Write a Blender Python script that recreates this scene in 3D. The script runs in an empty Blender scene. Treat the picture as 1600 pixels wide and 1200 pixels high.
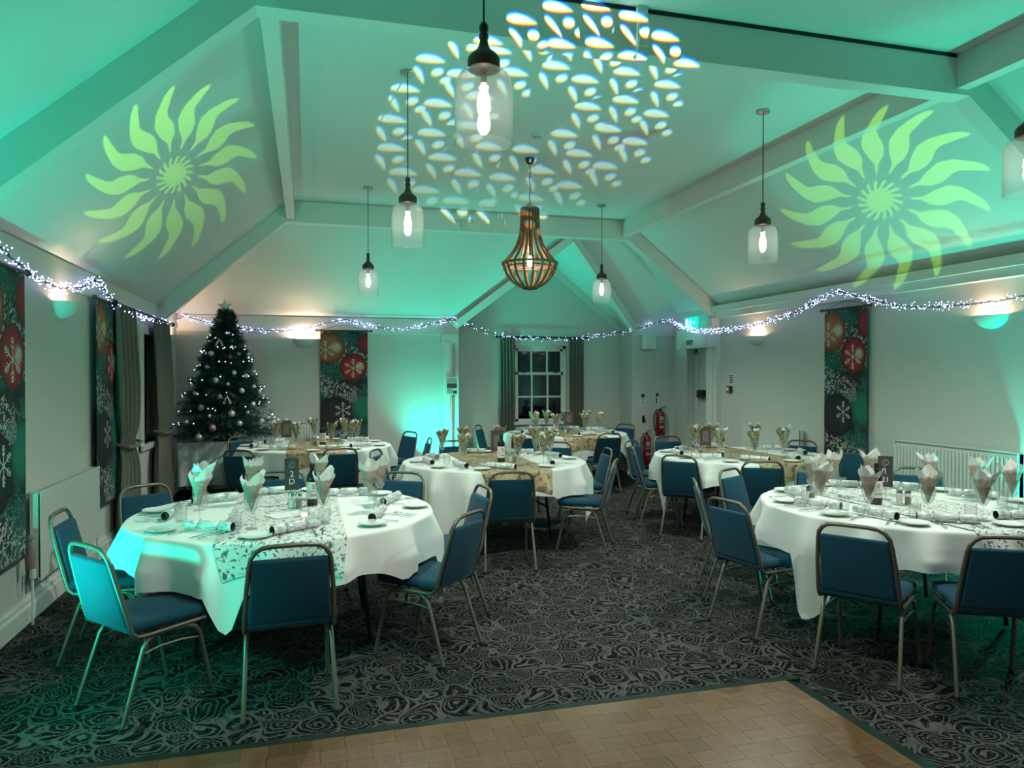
import bpy, bmesh, math, random
from mathutils import Vector, Matrix
PI = math.pi
random.seed(7)
SC = bpy.context.scene
COL = SC.collection

# ------------------------------------------------------------------ camera
cam_d = bpy.data.cameras.new('camera'); cam = bpy.data.objects.new('camera', cam_d); COL.objects.link(cam)
cam_d.sensor_width = 36.0; cam_d.lens = 1156.0 / 1600.0 * 36.0; cam_d.clip_start = 0.05
cam.location = (0, 0, 1.62)
cam.rotation_euler = (PI / 2 - math.atan(12 / 1156.0), 0, -math.radians(15.47))
SC.camera = cam
# ------------------------------------------------------------------ world / exposure
SC.view_settings.view_transform = 'Standard'; SC.view_settings.look = 'None'
SC.view_settings.gamma = 1.0; SC.view_settings.use_curve_mapping = False
SC.view_settings.exposure = 0.0
w = bpy.data.worlds.new('night'); SC.world = w; w.use_nodes = True
w.node_tree.nodes['Background'].inputs[0].default_value = (0.010, 0.014, 0.020, 1)
w.node_tree.nodes['Background'].inputs[1].default_value = 1.0
try:
    SC.cycles.max_bounces = 4; SC.cycles.diffuse_bounces = 3; SC.cycles.glossy_bounces = 2; SC.cycles.transparent_max_bounces = 10
    SC.cycles.use_adaptive_sampling = True; SC.cycles.adaptive_threshold = 0.06; SC.cycles.adaptive_min_samples = 20
    SC.cycles.sample_clamp_indirect = 3.0
except Exception: pass
# ------------------------------------------------------------------ tuning
GREEN = (0.0, 1.0, 0.68)
P_UP_BACK, P_UP_RIGHT, P_UP_LEFT, P_WASH = 205, 150, 250, 120
P_SCONCE, S_PENDANT, P_SUN, P_FLOWER = 12.0, 26.0, 2050.0, 3700.0
P_DOWN, P_CEIL_FILL = 102.0, 250.0
P_FRONT_FILL = 110.0

# ------------------------------------------------------------------ node helper
class NB:
    def __init__(s, tree): s.t = tree; s.L = tree.links
    def n(s, typ, **kw):
        nd = s.t.nodes.new(typ)
        for k, v in kw.items(): setattr(nd, k, v)
        return nd
    def put(s, sock, v):
        if isinstance(v, bpy.types.NodeSocket): s.L.new(v, sock)
        else: sock.default_value = v
    def m(s, op, *a, clamp=False):
        nd = s.n('ShaderNodeMath', operation=op, use_clamp=clamp)
        for i, v in enumerate(a): s.put(nd.inputs[i], v)
        return nd.outputs[0]
    def vm(s, op, *a, out=0):
        nd = s.n('ShaderNodeVectorMath', operation=op)
        for i, v in enumerate(a): s.put(nd.inputs[i], v)
        return nd.outputs[out]
    def step(s, v, lo, hi, a=0.0, b=1.0):     # smooth ramp of v from lo to hi
        nd = s.n('ShaderNodeMapRange', interpolation_type='SMOOTHSTEP')
        for i, q in enumerate((v, lo, hi, a, b)): s.put(nd.inputs[i], q)
        return nd.outputs[0]
    def curve(s, v, pts):                     # piecewise-linear function through pts
        nd = s.n('ShaderNodeFloatCurve'); c = nd.mapping.curves[0]
        c.points[0].location = pts[0]; c.points[1].location = pts[-1]
        for p in pts[1:-1]: c.points.new(*p)
        nd.mapping.use_clip = False; nd.mapping.extend = 'HORIZONTAL'; nd.mapping.update()
        s.put(nd.inputs['Value'], v); return nd.outputs[0]
    def mix(s, f, a, b):
        nd = s.n('ShaderNodeMix', data_type='RGBA')
        s.put(nd.inputs[0], f); s.put(nd.inputs[6], a); s.put(nd.inputs[7], b); return nd.outputs[2]

# ------------------------------------------------------------------ lamps with gobos
def lamp(name, typ, loc, energy, color, target=None, **kw):
    d = bpy.data.lights.new(name, typ); d.energy = energy; d.color = color[:3]
    for k, v in kw.items(): setattr(d, k, v)
    o = bpy.data.objects.new(name, d); COL.objects.link(o); o.location = loc
    if target is not None:
        o.rotation_euler = (Vector(target) - Vector(loc)).to_track_quat('-Z', 'Y').to_euler()
    return o
def light_plane_coords(b):
    tc = b.n('ShaderNodeTexCoord'); sp = b.n('ShaderNodeSeparateXYZ'); b.L.new(tc.outputs['Normal'], sp.inputs[0])
    z = b.m('ABSOLUTE', sp.outputs[2])
    return b.m('DIVIDE', sp.outputs[0], z), b.m('DIVIDE', sp.outputs[1], z)
def gobo_tree(o):
    o.data.use_nodes = True; t = o.data.node_tree; t.nodes.clear()
    b = NB(t); out = b.n('ShaderNodeOutputLight'); em = b.n('ShaderNodeEmission'); b.L.new(em.outputs[0], out.inputs[0])
    return b, em
def sun_gobo(o, R, flip=1, rot=0.0):
    b, em = gobo_tree(o); x, y = light_plane_coords(b)
    x = b.m('DIVIDE', x, R); y = b.m('DIVIDE', y, R)
    r = b.m('SQRT', b.m('ADD', b.m('MULTIPLY', x, x), b.m('MULTIPLY', y, y)))
    th = b.m('MULTIPLY', b.m('ADD', b.m('ARCTAN2', y, x), rot), flip / (2 * PI))
    # long wavy rays
    off = b.curve(r, [(0, 0.5), (.30, .50), (.42, .56), (.55, .50), (.68, .42), (.82, .60), (1.0, .92)])
    wid = b.curve(r, [(0, 0), (.28, .0), (.30, .085), (.38, .12), (.48, .36), (.58, .40), (.70, .25), (.85, .15), (.95, .09), (1.0, .0)])
    f = b.m('ABSOLUTE', b.m('SUBTRACT', b.m('FRACT', b.m('ADD', b.m('MULTIPLY', th, 15.0), off)), 0.5))
    rays = b.step(b.m('SUBTRACT', wid, f), -.015, .02)
    # inner disc with short swirling teeth
    disc = b.step(r, .125, .115)
    f2 = b.m('ABSOLUTE', b.m('SUBTRACT', b.m('FRACT', b.m('ADD', b.m('MULTIPLY', th, 16.0), b.m('MULTIPLY', r, 5.0))), 0.5))
    wid2 = b.curve(r, [(0, .5), (.11, .5), (.14, .27), (.20, .22), (.225, .0), (1, 0)])
    teeth = b.step(b.m('SUBTRACT', wid2, f2), -.03, .03)
    m = b.m('MAXIMUM', rays, b.m('MAXIMUM', disc, teeth))
    m = b.m('MULTIPLY', m, b.step(r, 1.02, .98))
    em.inputs[0].default_value = (1, 1, 1, 1); b.L.new(m, em.inputs[1])

def motif_group():
    g = bpy.data.node_groups.new('flower_motif', 'ShaderNodeTree')
    for n in ('X', 'Y'): g.interface.new_socket(n, in_out='INPUT', socket_type='NodeSocketFloat')
    g.interface.new_socket('Mask', in_out='OUTPUT', socket_type='NodeSocketFloat')
    b = NB(g); gi = b.n('NodeGroupInput'); go = b.n('NodeGroupOutput')
    X, Y = gi.outputs[0], gi.outputs[1]
    def blob(cx, cy, rot, L, W, bend):
        c, s = math.cos(rot), math.sin(rot)
        dx = b.m('SUBTRACT', X, cx); dy = b.m('SUBTRACT', Y, cy)
        u = b.m('ADD', b.m('MULTIPLY', dx, c), b.m('MULTIPLY', dy, s))
        v = b.m('SUBTRACT', b.m('MULTIPLY', dy, c), b.m('MULTIPLY', dx, s))
        t = b.m('ADD', b.m('DIVIDE', u, L), .5, clamp=True)
        h = b.m('MULTIPLY', b.m('MULTIPLY', b.m('POWER', t, .4), b.m('POWER', b.m('SUBTRACT', 1.0, t), .8)), W)
        q = b.m('ADD', v, b.m('MULTIPLY', b.m('POWER', b.m('ABSOLUTE', b.m('SUBTRACT', t, .35)), 2.0), bend))
        return b.step(b.m('SUBTRACT', h, b.m('ABSOLUTE', q)), 0.0, 2.2)
    def dot(cx, cy, rx, ry):
        dx = b.m('DIVIDE', b.m('SUBTRACT', X, cx), rx); dy = b.m('DIVIDE', b.m('SUBTRACT', Y, cy), ry)
        return b.step(b.m('ADD', b.m('MULTIPLY', dx, dx), b.m('MULTIPLY', dy, dy)), 1.25, .6)
    a = blob(0, 14, -.06, 45, 15, 7.0)
    c = blob(-6, -10, -.75, 36, 10.5, 4.0)
    m = b.m('MAXIMUM', b.m('MAXIMUM', a, c), b.m('MAXIMUM', dot(15, -4, 8.5, 6.4), dot(31, -15, 7.6, 5.6)))
    b.L.new(m, go.inputs[0]); return g
MOTIF = None
def flower_gobo(o):
    global MOTIF
    MOTIF = motif_group()
    b, em = gobo_tree(o); x, y = light_plane_coords(b)
    x = b.m('MULTIPLY', x, 1156.0); y = b.m('MULTIPLY', y, 1156.0)
    chans = []
    for k, (dy, sc) in enumerate(((-1.6, 1.0), (0.0, 1.0), (2.2, 1.0))):
        tot = None
        for a_, b_, n, ph in ((81, 66, 9, .2), (132, 110, 15, .5), (187, 154, 21, .1)):
            ex = b.m('DIVIDE', x, a_); ey = b.m('DIVIDE', y, b_)
            th = b.m('DIVIDE', b.m('ARCTAN2', ey, ex), 2 * PI / n)
            th = b.m('MULTIPLY', b.m('ADD', b.m('ROUND', b.m('SUBTRACT', th, ph)), ph), 2 * PI / n)
            lx = b.m('SUBTRACT', x, b.m('MULTIPLY', b.m('COSINE', th), a_))
            ly = b.m('SUBTRACT', y, b.m('MULTIPLY', b.m('SINE', th), b_))
            gn = b.n('ShaderNodeGroup'); gn.node_tree = MOTIF
            b.L.new(lx, gn.inputs[0]); b.L.new(b.m('SUBTRACT', ly, dy), gn.inputs[1])
            tot = gn.outputs[0] if tot is None else b.m('MAXIMUM', tot, gn.outputs[0])
        chans.append(tot)
    cc = b.n('ShaderNodeCombineColor')
    for i in range(3): b.L.new(chans[i], cc.inputs[i])
    b.L.new(cc.outputs[0], em.inputs[0]); em.inputs[1].default_value = 1.0

SUNCOL = (0.40, 1.0, 0.0)
def slope_l(x): return 2.49 + (x + 1.79) * (3.88 - 2.49) / 1.59
def slope_r(x): return 2.67 + (6.0 - x) * (3.88 - 2.67) / 1.55
s1 = lamp('disco_projector_left', 'SPOT', (1.1, -0.3, 1.1), P_SUN, SUNCOL, (-.99, 6.28, 3.19), spot_size=.5, spot_blend=0, shadow_soft_size=.005)
sun_gobo(s1, .106)
s2 = lamp('disco_projector_right', 'SPOT', (-0.3, -0.3, 1.1), P_SUN, SUNCOL, (5.217, 5.823, 3.282), spot_size=.5, spot_blend=0, shadow_soft_size=.005)
sun_gobo(s2, .106)
s3 = lamp('moonflower_projector', 'SPOT', (1.2, -0.25, 1.25), P_FLOWER, (.75, 1.0, 1.0), (1.86, 6.22, 3.88), spot_size=.9, spot_blend=0, shadow_soft_size=.004)
flower_gobo(s3)
# green LED uplighters on the floor along the walls, one wash from the stage side, one added ceiling fill
lamp('uplight_back', 'SPOT', (1.88, 11.12, 0.22), P_UP_BACK, GREEN, (2.02, 11.34, 1.6), spot_size=1.9, spot_blend=.9, shadow_soft_size=.05)
lamp('uplight_back_spill', 'SPOT', (1.86, 11.29, 0.24), 150.0, GREEN, (4.4, 11.2, 2.6), spot_size=1.5, spot_blend=.8, shadow_soft_size=.04)
lamp('uplight_right', 'SPOT', (5.84, 4.74, 0.22), P_UP_RIGHT, GREEN, (5.90, 4.80, 2.0), spot_size=1.3, spot_blend=.25, shadow_soft_size=.05)
lamp('uplight_left', 'SPOT', (-1.60, 3.4, 0.25), P_UP_LEFT, GREEN, (-1.05, 5.0, 2.8), spot_size=2.0, spot_blend=.9, shadow_soft_size=.05)
lamp('wash_left', 'SPOT', (-1.74, 2.95, 1.02), P_WASH, GREEN, (-.85, 3.95, .52), spot_size=1.25, spot_blend=1.0, shadow_soft_size=.05)
lamp('green_ceiling_fill', 'SPOT', (5.75, 3.2, 0.25), P_CEIL_FILL, GREEN, (3.0, 5.6, 3.88), spot_size=2.1, spot_blend=.9, shadow_soft_size=.05)  # unseen green spot added at the right to brighten the ceilings
lamp('wash_right', 'SPOT', (5.80, 4.66, 0.32), 75.0, GREEN, (4.3, 4.25, .35), spot_size=1.9, spot_blend=1.0, shadow_soft_size=.05)
# unseen warm fill spot added behind the camera to light the tables
lamp('front_fill_spot', 'SPOT', (2.1, -2.3, 3.0), P_FRONT_FILL, (1.0, .95, .86), (2.1, 4.0, -0.1), spot_size=.95, spot_blend=.35, shadow_soft_size=.3)

# ------------------------------------------------------------------ materials
MATS = {}
def mat(name, col=(.8, .8, .8), rough=.5, metal=0.0, emit=None, estr=0.0, bump=None, sheen=0.0, spec=.5, coat=0.0, alpha=1.0):
    m = bpy.data.materials.new(name); m.use_nodes = True; b = NB(m.node_tree)
    p = m.node_tree.nodes['Principled BSDF']
    p.inputs['Base Color'].default_value = (*col[:3], 1); p.inputs['Roughness'].default_value = rough
    p.inputs['Metallic'].default_value = metal; p.inputs['Specular IOR Level'].default_value = spec
    p.inputs['Coat Weight'].default_value = coat
    if sheen: p.inputs['Sheen Weight'].default_value = sheen; p.inputs['Sheen Roughness'].default_value = .4
    if emit: p.inputs['Emission Color'].default_value = (*emit, 1); p.inputs['Emission Strength'].default_value = estr
    if bump:
        sc, st = bump; tc = b.n('ShaderNodeTexCoord'); nz = b.n('ShaderNodeTexNoise'); nz.inputs['Scale'].default_value = sc; nz.inputs['Detail'].default_value = 4
        b.L.new(tc.outputs['Object'], nz.inputs['Vector']); bp = b.n('ShaderNodeBump'); bp.inputs['Strength'].default_value = st; bp.inputs['Distance'].default_value = .01
        b.L.new(nz.outputs[0], bp.inputs['Height']); b.L.new(bp.outputs[0], p.inputs['Normal'])
    MATS[name] = m; return m
def P(m): return m.node_tree.nodes['Principled BSDF']
def objcoord(b, scale=(1, 1, 1), rot=(0, 0, 0)):
    tc = b.n('ShaderNodeTexCoord'); mp = b.n('ShaderNodeMapping'); mp.inputs['Scale'].default_value = scale; mp.inputs['Rotation'].default_value = rot
    b.L.new(tc.outputs['Object'], mp.inputs[0]); return mp.outputs[0]
def thin_glass(name, tint=(1, 1, 1), refl=.10, haze=.03):
    m = bpy.data.materials.new(name); m.use_nodes = True; t = m.node_tree; t.nodes.clear(); b = NB(t)
    out = b.n('ShaderNodeOutputMaterial'); tr = b.n('ShaderNodeBsdfTransparent'); gl = b.n('ShaderNodeBsdfGlossy'); df = b.n('ShaderNodeBsdfDiffuse')
    tr.inputs[0].default_value = (*tint, 1); gl.inputs['Roughness'].default_value = .03; df.inputs[0].default_value = (.9, .9, .9, 1)
    lw = b.n('ShaderNodeLayerWeight'); lw.inputs[0].default_value = .35
    f = b.m('ADD', b.m('MULTIPLY', b.m('POWER', lw.outputs['Facing'], 2.0), .7), refl, clamp=True)
    m1 = b.n('ShaderNodeMixShader'); m2 = b.n('ShaderNodeMixShader')
    b.L.new(f, m1.inputs[0]); b.L.new(tr.outputs[0], m1.inputs[1]); b.L.new(gl.outputs[0], m1.inputs[2])
    m2.inputs[0].default_value = haze; b.L.new(m1.outputs[0], m2.inputs[1]); b.L.new(df.outputs[0], m2.inputs[2])
    b.L.new(m2.outputs[0], out.inputs[0]); MATS[name] = m; return m

mat('wall_paint', (.655, .635, .61), .75, bump=(60, .04))
mat('ceiling_paint', (.74, .735, .71), .8, bump=(35, .05))
mat('beam_paint', (.76, .73, .69), .45, bump=(25, .05))
mat('gloss_white', (.78, .77, .74), .3)
mat('dark_line', (.02, .02, .02), .8)
mat('frame_metal', (.20, .175, .145), .42, .7)
mat('rubber', (.015, .015, .015), .7)
mat('chair_fabric', (.011, .066, .112), .85, bump=(300, .15), sheen=.12, spec=.2)
mat('black_metal', (.02, .02, .022), .4, .6)
mat('board', (.35, .28, .2), .6)
mat('cloth', (.90, .90, .88), .85, bump=(40, .05), sheen=.2)
mat('porcelain', (.85, .85, .83), .18)
mat('steel', (.75, .75, .75), .18, 1.0)
mat('paper_white', (.85, .85, .83), .8)
mat('bottle_glass', (.008, .012, .008), .06, coat=.5)
mat('bottle_label', (.80, .68, .66), .7)
mat('foil', (.03, .02, .02), .35, .6)
mat('print_dark', (.06, .06, .06), .7)
mat('print_grey', (.35, .36, .36), .7)
mat('slate', (.045, .04, .042), .6)
mat('chalk', (.8, .8, .78), .8)
mat('brown_frame', (.10, .06, .045), .5)
mat('salt', (.85, .85, .82), .6)
mat('pepper', (.16, .12, .09), .7)
mat('red_enamel', (.22, .008, .012), .25, coat=.3)
mat('black_plastic', (.015, .015, .015), .35)
mat('white_plastic', (.74, .76, .74), .4)
mat('bronze', (.085, .05, .035), .45, .4)
mat('nickel', (.55, .5, .45), .25, 1.0)
mat('bulb_glow', (1, 1, 1), .5, emit=(1.0, .93, .80), estr=S_PENDANT)
mat('filament_white', (1, 1, 1), .5, emit=(1.0, .9, .72), estr=110.0)
mat('led_white', (1, 1, 1), .5, emit=(.42, .47, 1.0), estr=7.0)
mat('led_tree', (1, 1, 1), .5, emit=(.60, .72, 1.0), estr=5.0)
mat('wire_green', (.012, .02, .03), .6)
mat('exit_green', (.0, .35, .22), .5, emit=(.0, .9, .55), estr=1.5)
mat('exit_white', (.8, .9, .85), .5, emit=(.7, 1.0, .9), estr=2.0)
mat('sconce_plaster', (.80, .80, .77), .6)
mat('curtain', (.17, .16, .13), .9, bump=(220, .12), sheen=.2)
mat('tassel', (.30, .16, .16), .9)
mat('tree_green', (.012, .045, .038), .7)
mat('tree_green_light', (.045, .12, .10), .7)
mat('trunk_brown', (.06, .035, .02), .9)
mat('silver_bauble', (.75, .75, .72), .28, .7)
mat('gold_bauble', (.65, .55, .32), .3, .7)
mat('pink_bauble', (.62, .30, .34), .3, .5)
mat('red_bauble', (.45, .04, .06), .3, .4)
mat('star_glitter', (.55, .75, .65), .35, .3)
mat('ribbon_cream', (.62, .56, .46), .7)
mat('radiator_white', (.72, .73, .70), .35)
mat('night_glass', (.004, .006, .008), .04, spec=.6)
mat('trim_rubber', (.010, .028, .026), .3)
mat('skirt_plastic', (.72, .78, .78), .35)
mat('wood_table', (.13, .06, .035), .4)
mat('pane_backing_olive', (.13, .135, .10), .8)
mat('ring_dark', (.05, .04, .035), .5)
mat('tealight_wax', (.9, .75, .68), .5, emit=(1.0, .55, .35), estr=2.5)
thin_glass('clear_glass', refl=.09, haze=.022)
thin_glass('pane_glass', tint=(.5, .55, .55), refl=.05, haze=.0)
thin_glass('shade_glass', refl=.06, haze=.055)
# chandelier timber
m = mat('chandelier_wood', (.22, .11, .05), .45); b = NB(m.node_tree)
nz = b.n('ShaderNodeTexNoise'); nz.inputs['Scale'].default_value = 6; b.L.new(objcoord(b, (12, 12, 1)), nz.inputs['Vector'])
b.L.new(b.mix(nz.outputs[0], (.14, .055, .022, 1), (.40, .19, .085, 1)), P(m).inputs['Base Color'])
# carpet: black ground with pale scrolls (paisley-like swirls)
m = mat('carpet', (.1, .1, .1), .95, spec=.08); b = NB(m.node_tree)
co = objcoord(b)
n1 = b.n('ShaderNodeTexNoise'); n1.inputs['Scale'].default_value = 3.2; n1.inputs['Detail'].default_value = 1.0; b.L.new(co, n1.inputs['Vector'])
wv = b.vm('ADD', co, b.vm('SCALE', b.vm('SUBTRACT', n1.outputs['Color'], (.5, .5, .5)), (0, 0, 0)))
sc = wv.node.inputs[1].links[0].from_node; sc.inputs['Scale'].default_value = .28
vo = b.n('ShaderNodeTexVoronoi'); vo.inputs['Scale'].default_value = 5.8; vo.inputs['Randomness'].default_value = .8; b.L.new(wv, vo.inputs['Vector'])
loc = b.n('ShaderNodeSeparateXYZ'); b.L.new(b.vm('SUBTRACT', wv, vo.outputs['Position']), loc.inputs[0])
ang = b.m('DIVIDE', b.m('ARCTAN2', loc.outputs[1], loc.outputs[0]), 2 * PI)
rnd = b.n('ShaderNodeSeparateColor'); b.L.new(vo.outputs['Color'], rnd.inputs[0])
n2 = b.n('ShaderNodeTexNoise'); n2.inputs['Scale'].default_value = 11.0; n2.inputs['Detail'].default_value = 1.0; b.L.new(wv, n2.inputs['Vector'])
spi = b.m('ADD', b.m('ADD', b.m('MULTIPLY', vo.outputs['Distance'], 6.2), ang), b.m('MULTIPLY', n2.outputs[0], 1.3))
flo = b.m('ADD', b.m('MULTIPLY', vo.outputs['Distance'], 6.8), b.m('MULTIPLY', b.m('COSINE', b.m('MULTIPLY', ang, 12 * PI)), .30))
sel = b.m('GREATER_THAN', rnd.outputs[0], .62)
ph = b.m('ADD', b.m('MULTIPLY', flo, sel), b.m('MULTIPLY', spi, b.m('SUBTRACT', 1.0, sel)))
lines = b.m('ABSOLUTE', b.m('SUBTRACT', b.m('FRACT', ph), .5))
l1 = b.step(lines, .33, .40)
# fine veins inside the scrolls
n3 = b.n('ShaderNodeTexNoise'); n3.inputs['Scale'].default_value = 30.0; n3.inputs['Detail'].default_value = 1.0; b.L.new(wv, n3.inputs['Vector'])
l3 = b.step(b.m('ABSOLUTE', b.m('SUBTRACT', n3.outputs[0], .5)), .035, .012)
vo2 = b.n('ShaderNodeTexVoronoi', feature='DISTANCE_TO_EDGE'); vo2.inputs['Scale'].default_value = 5.8; vo2.inputs['Randomness'].default_value = .8; b.L.new(wv, vo2.inputs['Vector'])
l2 = b.m('MAXIMUM', b.step(vo2.outputs['Distance'], .05, .02), b.m('MULTIPLY', l3, .7))
fuzz = b.n('ShaderNodeTexNoise'); fuzz.inputs['Scale'].default_value = 260; b.L.new(co, fuzz.inputs['Vector'])
mk = b.m('MULTIPLY', b.m('MAXIMUM', l1, b.m('MULTIPLY', l2, .8)), b.step(fuzz.outputs[0], .32, .55, .35, 1.0))
b.L.new(b.mix(mk, (.0045, .005, .006, 1), (.128, .124, .119, 1)), P(m).inputs['Base Color'])
bp = b.n('ShaderNodeBump'); bp.inputs['Strength'].default_value = .5; bp.inputs['Distance'].default_value = .006; b.L.new(fuzz.outputs[0], bp.inputs['Height']); b.L.new(bp.outputs[0], P(m).inputs['Normal'])
# parquet fingers
for nm, c0, c1 in (('parquet_a', (.122, .060, .027), (.190, .104, .050)), ('parquet_b', (.135, .068, .032), (.205, .115, .057)), ('parquet_c', (.102, .052, .023), (.172, .092, .044))):
    m = mat(nm, c1, .33, spec=.4); b = NB(m.node_tree)
    nz = b.n('ShaderNodeTexNoise'); nz.inputs['Scale'].default_value = 9; nz.inputs['Detail'].default_value = 5; b.L.new(objcoord(b, (1, 8, 1)), nz.inputs['Vector'])
    b.L.new(b.mix(b.step(nz.outputs[0], .3, .7), (*c0, 1), (*c1, 1)), P(m).inputs['Base Color'])
    b.L.new(b.step(nz.outputs[0], .2, .8, .25, .45), P(m).inputs['Roughness'])
# leaf print used on runners and napkins
def print_mat(name, ground, ink, scale, lo, hi, rough=.7):
    m = mat(name, ground, rough); b = NB(m.node_tree); co = objcoord(b)
    n1 = b.n('ShaderNodeTexNoise'); n1.inputs['Scale'].default_value = scale * .5; b.L.new(co, n1.inputs['Vector'])
    d = b.vm('ADD', co, b.vm('MULTIPLY', n1.outputs['Color'], (.06, .06, .06)))
    v = b.n('ShaderNodeTexVoronoi', feature='SMOOTH_F1'); v.inputs['Scale'].default_value = scale; b.L.new(d, v.inputs['Vector'])
    wv = b.n('ShaderNodeTexNoise'); wv.inputs['Scale'].default_value = scale * 1.7; wv.inputs['Detail'].default_value = 2; b.L.new(d, wv.inputs['Vector'])
    k = b.m('ADD', b.m('MULTIPLY', v.outputs['Distance'], .7), b.m('MULTIPLY', wv.outputs[0], .6))
    b.L.new(b.mix(b.step(k, lo, hi), (*ink, 1), (*ground, 1)), P(m).inputs['Base Color']); return m
print_mat('runner_silver', (.74, .74, .72), (.13, .13, .14), 44, .45, .56)
print_mat('runner_gold', (.46, .34, .20), (.20, .13, .06), 20, .47, .58, .45)
# napkin: printed body, plain white pointed tips (by height on the napkin)
def napkin_mat(name, body, ink, t0=.268):
    m = print_mat(name, body, ink, 60, .50, .60); b = NB(m.node_tree); p = P(m)
    src = p.inputs['Base Color'].links[0].from_socket
    tc = b.n('ShaderNodeTexCoord'); sp = b.n('ShaderNodeSeparateXYZ'); b.L.new(tc.outputs['Object'], sp.inputs[0])
    nz = b.n('ShaderNodeTexNoise'); nz.inputs['Scale'].default_value = 14; b.L.new(tc.outputs['Object'], nz.inputs['Vector'])
    b.L.new(b.mix(b.step(b.m('ADD', sp.outputs[2], b.m('MULTIPLY', nz.outputs[0], .05)), t0, t0 + .014), src, (.80, .79, .76, 1)), p.inputs['Base Color'])
napkin_mat('napkin_taupe', (.40, .31, .25), (.30, .23, .18))
napkin_mat('napkin_olive', (.36, .31, .18), (.035, .035, .02), .305)
m = mat('cracker_paper', (.78, .79, .78), .35, .1); b = NB(m.node_tree)
nz = b.n('ShaderNodeTexNoise'); nz.inputs['Scale'].default_value = 30; b.L.new(objcoord(b, (1, 3, 3)), nz.inputs['Vector'])
b.L.new(b.mix(b.step(nz.outputs[0], .50, .60), (.80, .81, .80, 1), (.48, .50, .52, 1)), P(m).inputs['Base Color'])

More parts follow.
